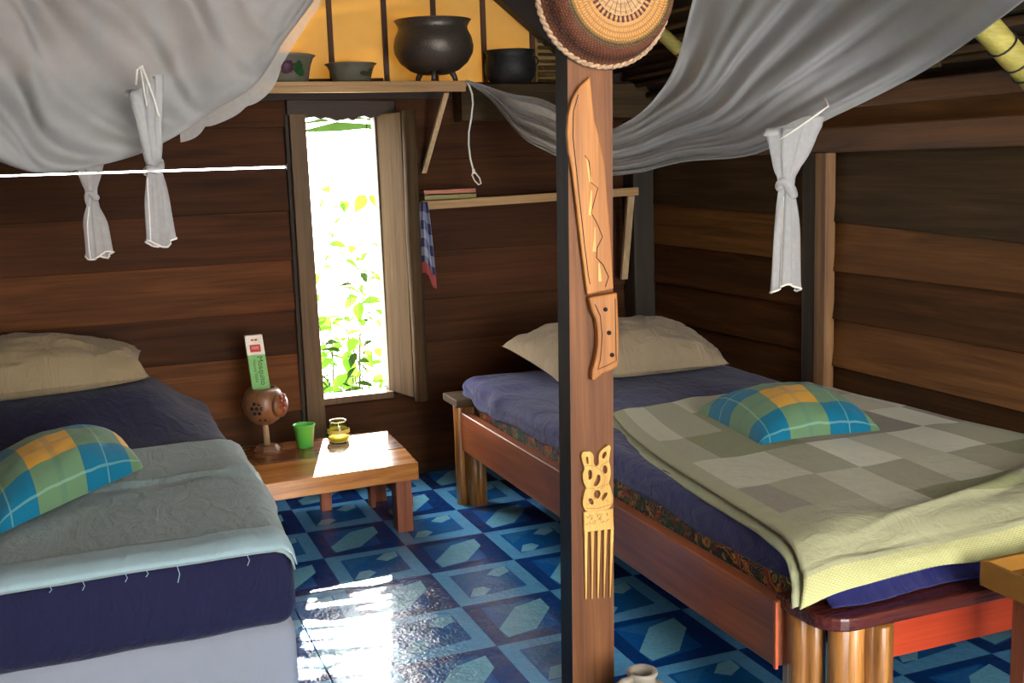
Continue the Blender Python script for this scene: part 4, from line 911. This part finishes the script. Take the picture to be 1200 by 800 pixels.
def tail(parent, top, knot, bot, wt, wk, wbm, seed, ptop=None):
    top, knot, bot = Vector(top), Vector(knot), Vector(bot); b = MB()
    ctr = [top, top.lerp(knot, .5), knot + V(0, 0, .03), knot, knot - V(0, 0, .03), knot.lerp(bot, .45), bot]
    rs = [wt, wt * .62, wk * 1.15, wk * .9, wk * 1.15, wbm * .85, wbm]
    nseg = 40
    def S(u, v):
        c = interp(ctr, v); n = len(rs) - 1; x = v * n; i = min(int(x), n - 1); t = x - i; r = rs[i] * (1 - t) + rs[i + 1] * t
        a = 2 * PI * u; f = 1 + .22 * math.sin(a * 5 + seed + 2 * ns(v * 3, seed)) + .14 * math.sin(a * 9 + 2 * seed + v * 5)
        return c + V(math.cos(a) * r * f, math.sin(a) * r * f * .55, (.012 * math.sin(a * 2 + seed) if v > .98 else 0) + (.03 * math.cos(a) * (1 if v < .02 else 0)))
    b.grid(S, nseg, 40, cu=True)
    o = obj('knotted_tail', b, M['nettail'], parent, smooth=True)
    k = MB(); k.tube([knot + V(math.cos(a) * wk * 1.05, math.sin(a) * wk * .8, .012 * math.sin(a + seed) + .010 * math.sin(2 * a)) for a in [2 * PI * i / 20 for i in range(21)]], wk * .62, 8); obj('knot', k, M['nettail'], o, smooth=True)
    h = MB(); h.tube([S(i / 40, 1.0) for i in range(41)], .0028, 5); h.tube([S(.62, .9 + .1 * i / 6 - .25 * (1 - i / 6)) for i in range(7)], .002, 5); obj('hem', h, M['rope'], o, smooth=True)
    return o
tail(nlft, (.212, 3.44, 1.66), (.222, 3.45, 1.425), (.224, 3.45, 1.205), .045, .019, .036, 1.)
tail(nlft, (.052, 3.80, 1.47), (.050, 3.82, 1.338), (.055, 3.82, 1.155), .045, .014, .036, 3.)
tail(nr, (1.866, 2.62, 1.482), (1.842, 2.62, 1.3105), (1.839, 2.62, 1.031), .082, .020, .042, 5.)
st = MB(); st.tube([(1.795, 2.585, 1.442), (1.838, 2.565, 1.471), (1.885, 2.56, 1.499), (1.938, 2.565, 1.527), (1.941, 2.585, 1.551)], .0025, 5); obj('draw_string', st, M['rope'], nr, smooth=True)
st = MB(); st.tube([(.190, 3.41, 1.66), (.196, 3.40, 1.70), (.210, 3.395, 1.712), (.222, 3.40, 1.67), (.236, 3.405, 1.62), (.246, 3.41, 1.57)], .003, 5); st.tube([(.205, 3.395, 1.71), (.209, 3.395, 1.66), (.214, 3.40, 1.60)], .0025, 5); obj('draw_string', st, M['rope'], nlft, smooth=True)

# ------------------------------------------------------------------ outdoors
gd = struct('ground', MB().box(-6, 8, YB + .3, 16, -.62, -.5), M['ground'])
def leaf_mesh(L, W, mat):
    b = MB(); n = 5; vs = []
    for i in range(n + 1):
        t = i / n; w = W * math.sin(PI * min(1, t * .96 + .03)) ** .8 * (1 - .3 * t); d = -.25 * L * t * t
        vs += [(-w, t * L, d + w * .35), (0, t * L, d), (w, t * L, d + w * .35)]
    fs = []
    for i in range(n): fs += [(3 * i, 3 * i + 1, 3 * i + 4, 3 * i + 3), (3 * i + 1, 3 * i + 2, 3 * i + 5, 3 * i + 4)]
    b.add(vs, fs); return b.mesh('leaf', mat, True)
LM = [leaf_mesh(.10, .036, M['leaf']), leaf_mesh(.075, .030, M['leaf']), leaf_mesh(.12, .03, M['leafd']), leaf_mesh(.06, .02, M['leafd'])]
def shrub(label, x, y, h, n, spread, dark=.3, z0=-.5, lo=.15):
    o = thing('leafy_shrub', label, 'shrub', (x, y, z0), 'shrubs outside the window')
    tips = []
    for k in range(5):
        a = random.random() * 2 * PI; tx, ty = spread * .6 * math.cos(a), spread * .6 * math.sin(a); hh = h * random.uniform(.6, 1)
        pts = [(x + tx * t * t, y + ty * t * t, z0 + hh * t) for t in (0, .25, .5, .75, 1)]; tips.append(pts)
        obj('stem', MB().tube(pts, [.007, .006, .004, .003, .002], 5), M['stem'], o, smooth=True)
    for i in range(n):
        pts = random.choice(tips); t = random.uniform(lo, 1); p = interp(pts, t)
        l = bpy.data.objects.new('leaf', random.choice(LM[2:] if random.random() < dark else LM[:2])); COL.objects.link(l); l.parent = o
        l.location = p - V(x, y, z0) + V(random.gauss(0, .03), random.gauss(0, .03), random.gauss(0, .03)) * 1.2; l.rotation_euler = (random.uniform(-.9, .5), random.uniform(-.6, .6), random.uniform(0, 2 * PI)); s_ = random.uniform(.7, 1.3); l.scale = (s_, s_, s_)
shrub('low dense shrub with yellow green leaves just beyond the window sill', 1.30, 5.75, 1.12, 70, .32, .3, lo=.4)
shrub('dark twiggy shrub low at the left of the window view', 1.17, 5.95, .98, 50, .30, .6, lo=.4)
shrub('tall thin shrub with sparse bright leaves in the middle of the window view', 1.44, 6.3, 2.05, 40, .34, .12, lo=.45)
shrub('sparse sapling at the left edge of the window view', 1.36, 6.6, 1.75, 30, .25, .15, lo=.45)
shrub('small leafy sapling at the right edge of the window view', 1.62, 6.6, 1.5, 34, .3, .2, lo=.4)

shrub('dense tangle of small dark leaves low behind the window sill', 1.36, 6.3, .98, 90, .42, .75, lo=.5)

# palm whose fronds shade the sun patch on the floor
pm = thing('palm_tree', 'slender palm outside the back wall above the window line', 'tree', (2.5, 7.3, -.5))
obj('trunk', MB().tube([(2.5, 7.3, -.5), (2.46, 7.3, 1.0), (2.40, 7.25, 2.6), (2.3, 7.2, 3.6)], [.09, .07, .06, .05], 10), M['stem'], pm, smooth=True)
def frond(path, n=20, L=.5, sdir=None, wdir=None, lo=.08, hw=(.018, .03)):
    b = MB(); sp = [interp(path, i / 16) for i in range(17)]; b.tube(sp, [.014 * (1 - .05 * i) for i in range(17)], 5)
    for i in range(n):
        t = lo + (.99 - lo) * i / n; c = interp(sp, t); d = (interp(sp, min(1, t + .02)) - interp(sp, t - .02)).normalized()
        sd = sdir or d.cross(V(0, 0, 1)).normalized(); ll = L * math.sin(PI * (t * .6 + .2)) * random.uniform(.8, 1.1)
        for s_ in (-1, 1):
            e = c + sd * s_ * ll + V(0, 0, -random.uniform(.05, .22) * ll); m_ = c.lerp(e, .5) + V(0, 0, .03 * ll); w_ = (wdir or d) * random.uniform(*hw)
            b.add([c - w_ * .5, c + w_ * .5, m_ + w_, m_ - w_, e + w_ * .25, e - w_ * .25], [(0, 1, 2, 3), (3, 2, 4, 5)])
    o = obj('frond', b, M['leafd'], pm); o['kind'] = 'stuff'; return o
frond([(2.3, 7.2, 3.6), (1.95, 6.5, 3.45), (1.66, 6.05, 2.85), (1.53, 5.92, 2.2), (1.48, 5.90, 1.58)], 34, .52, V(-1, .05, 0).normalized(), V(0, -.56, .83), .25, (.007, .036))
frond([(2.3, 7.2, 3.6), (2.8, 6.8, 3.7), (3.3, 6.5, 3.1)], 22); frond([(2.3, 7.2, 3.6), (2.8, 7.7, 3.7), (3.2, 8.1, 3.2)], 22); frond([(2.3, 7.2, 3.6), (1.9, 7.7, 3.7), (1.5, 8.1, 3.3)], 22)
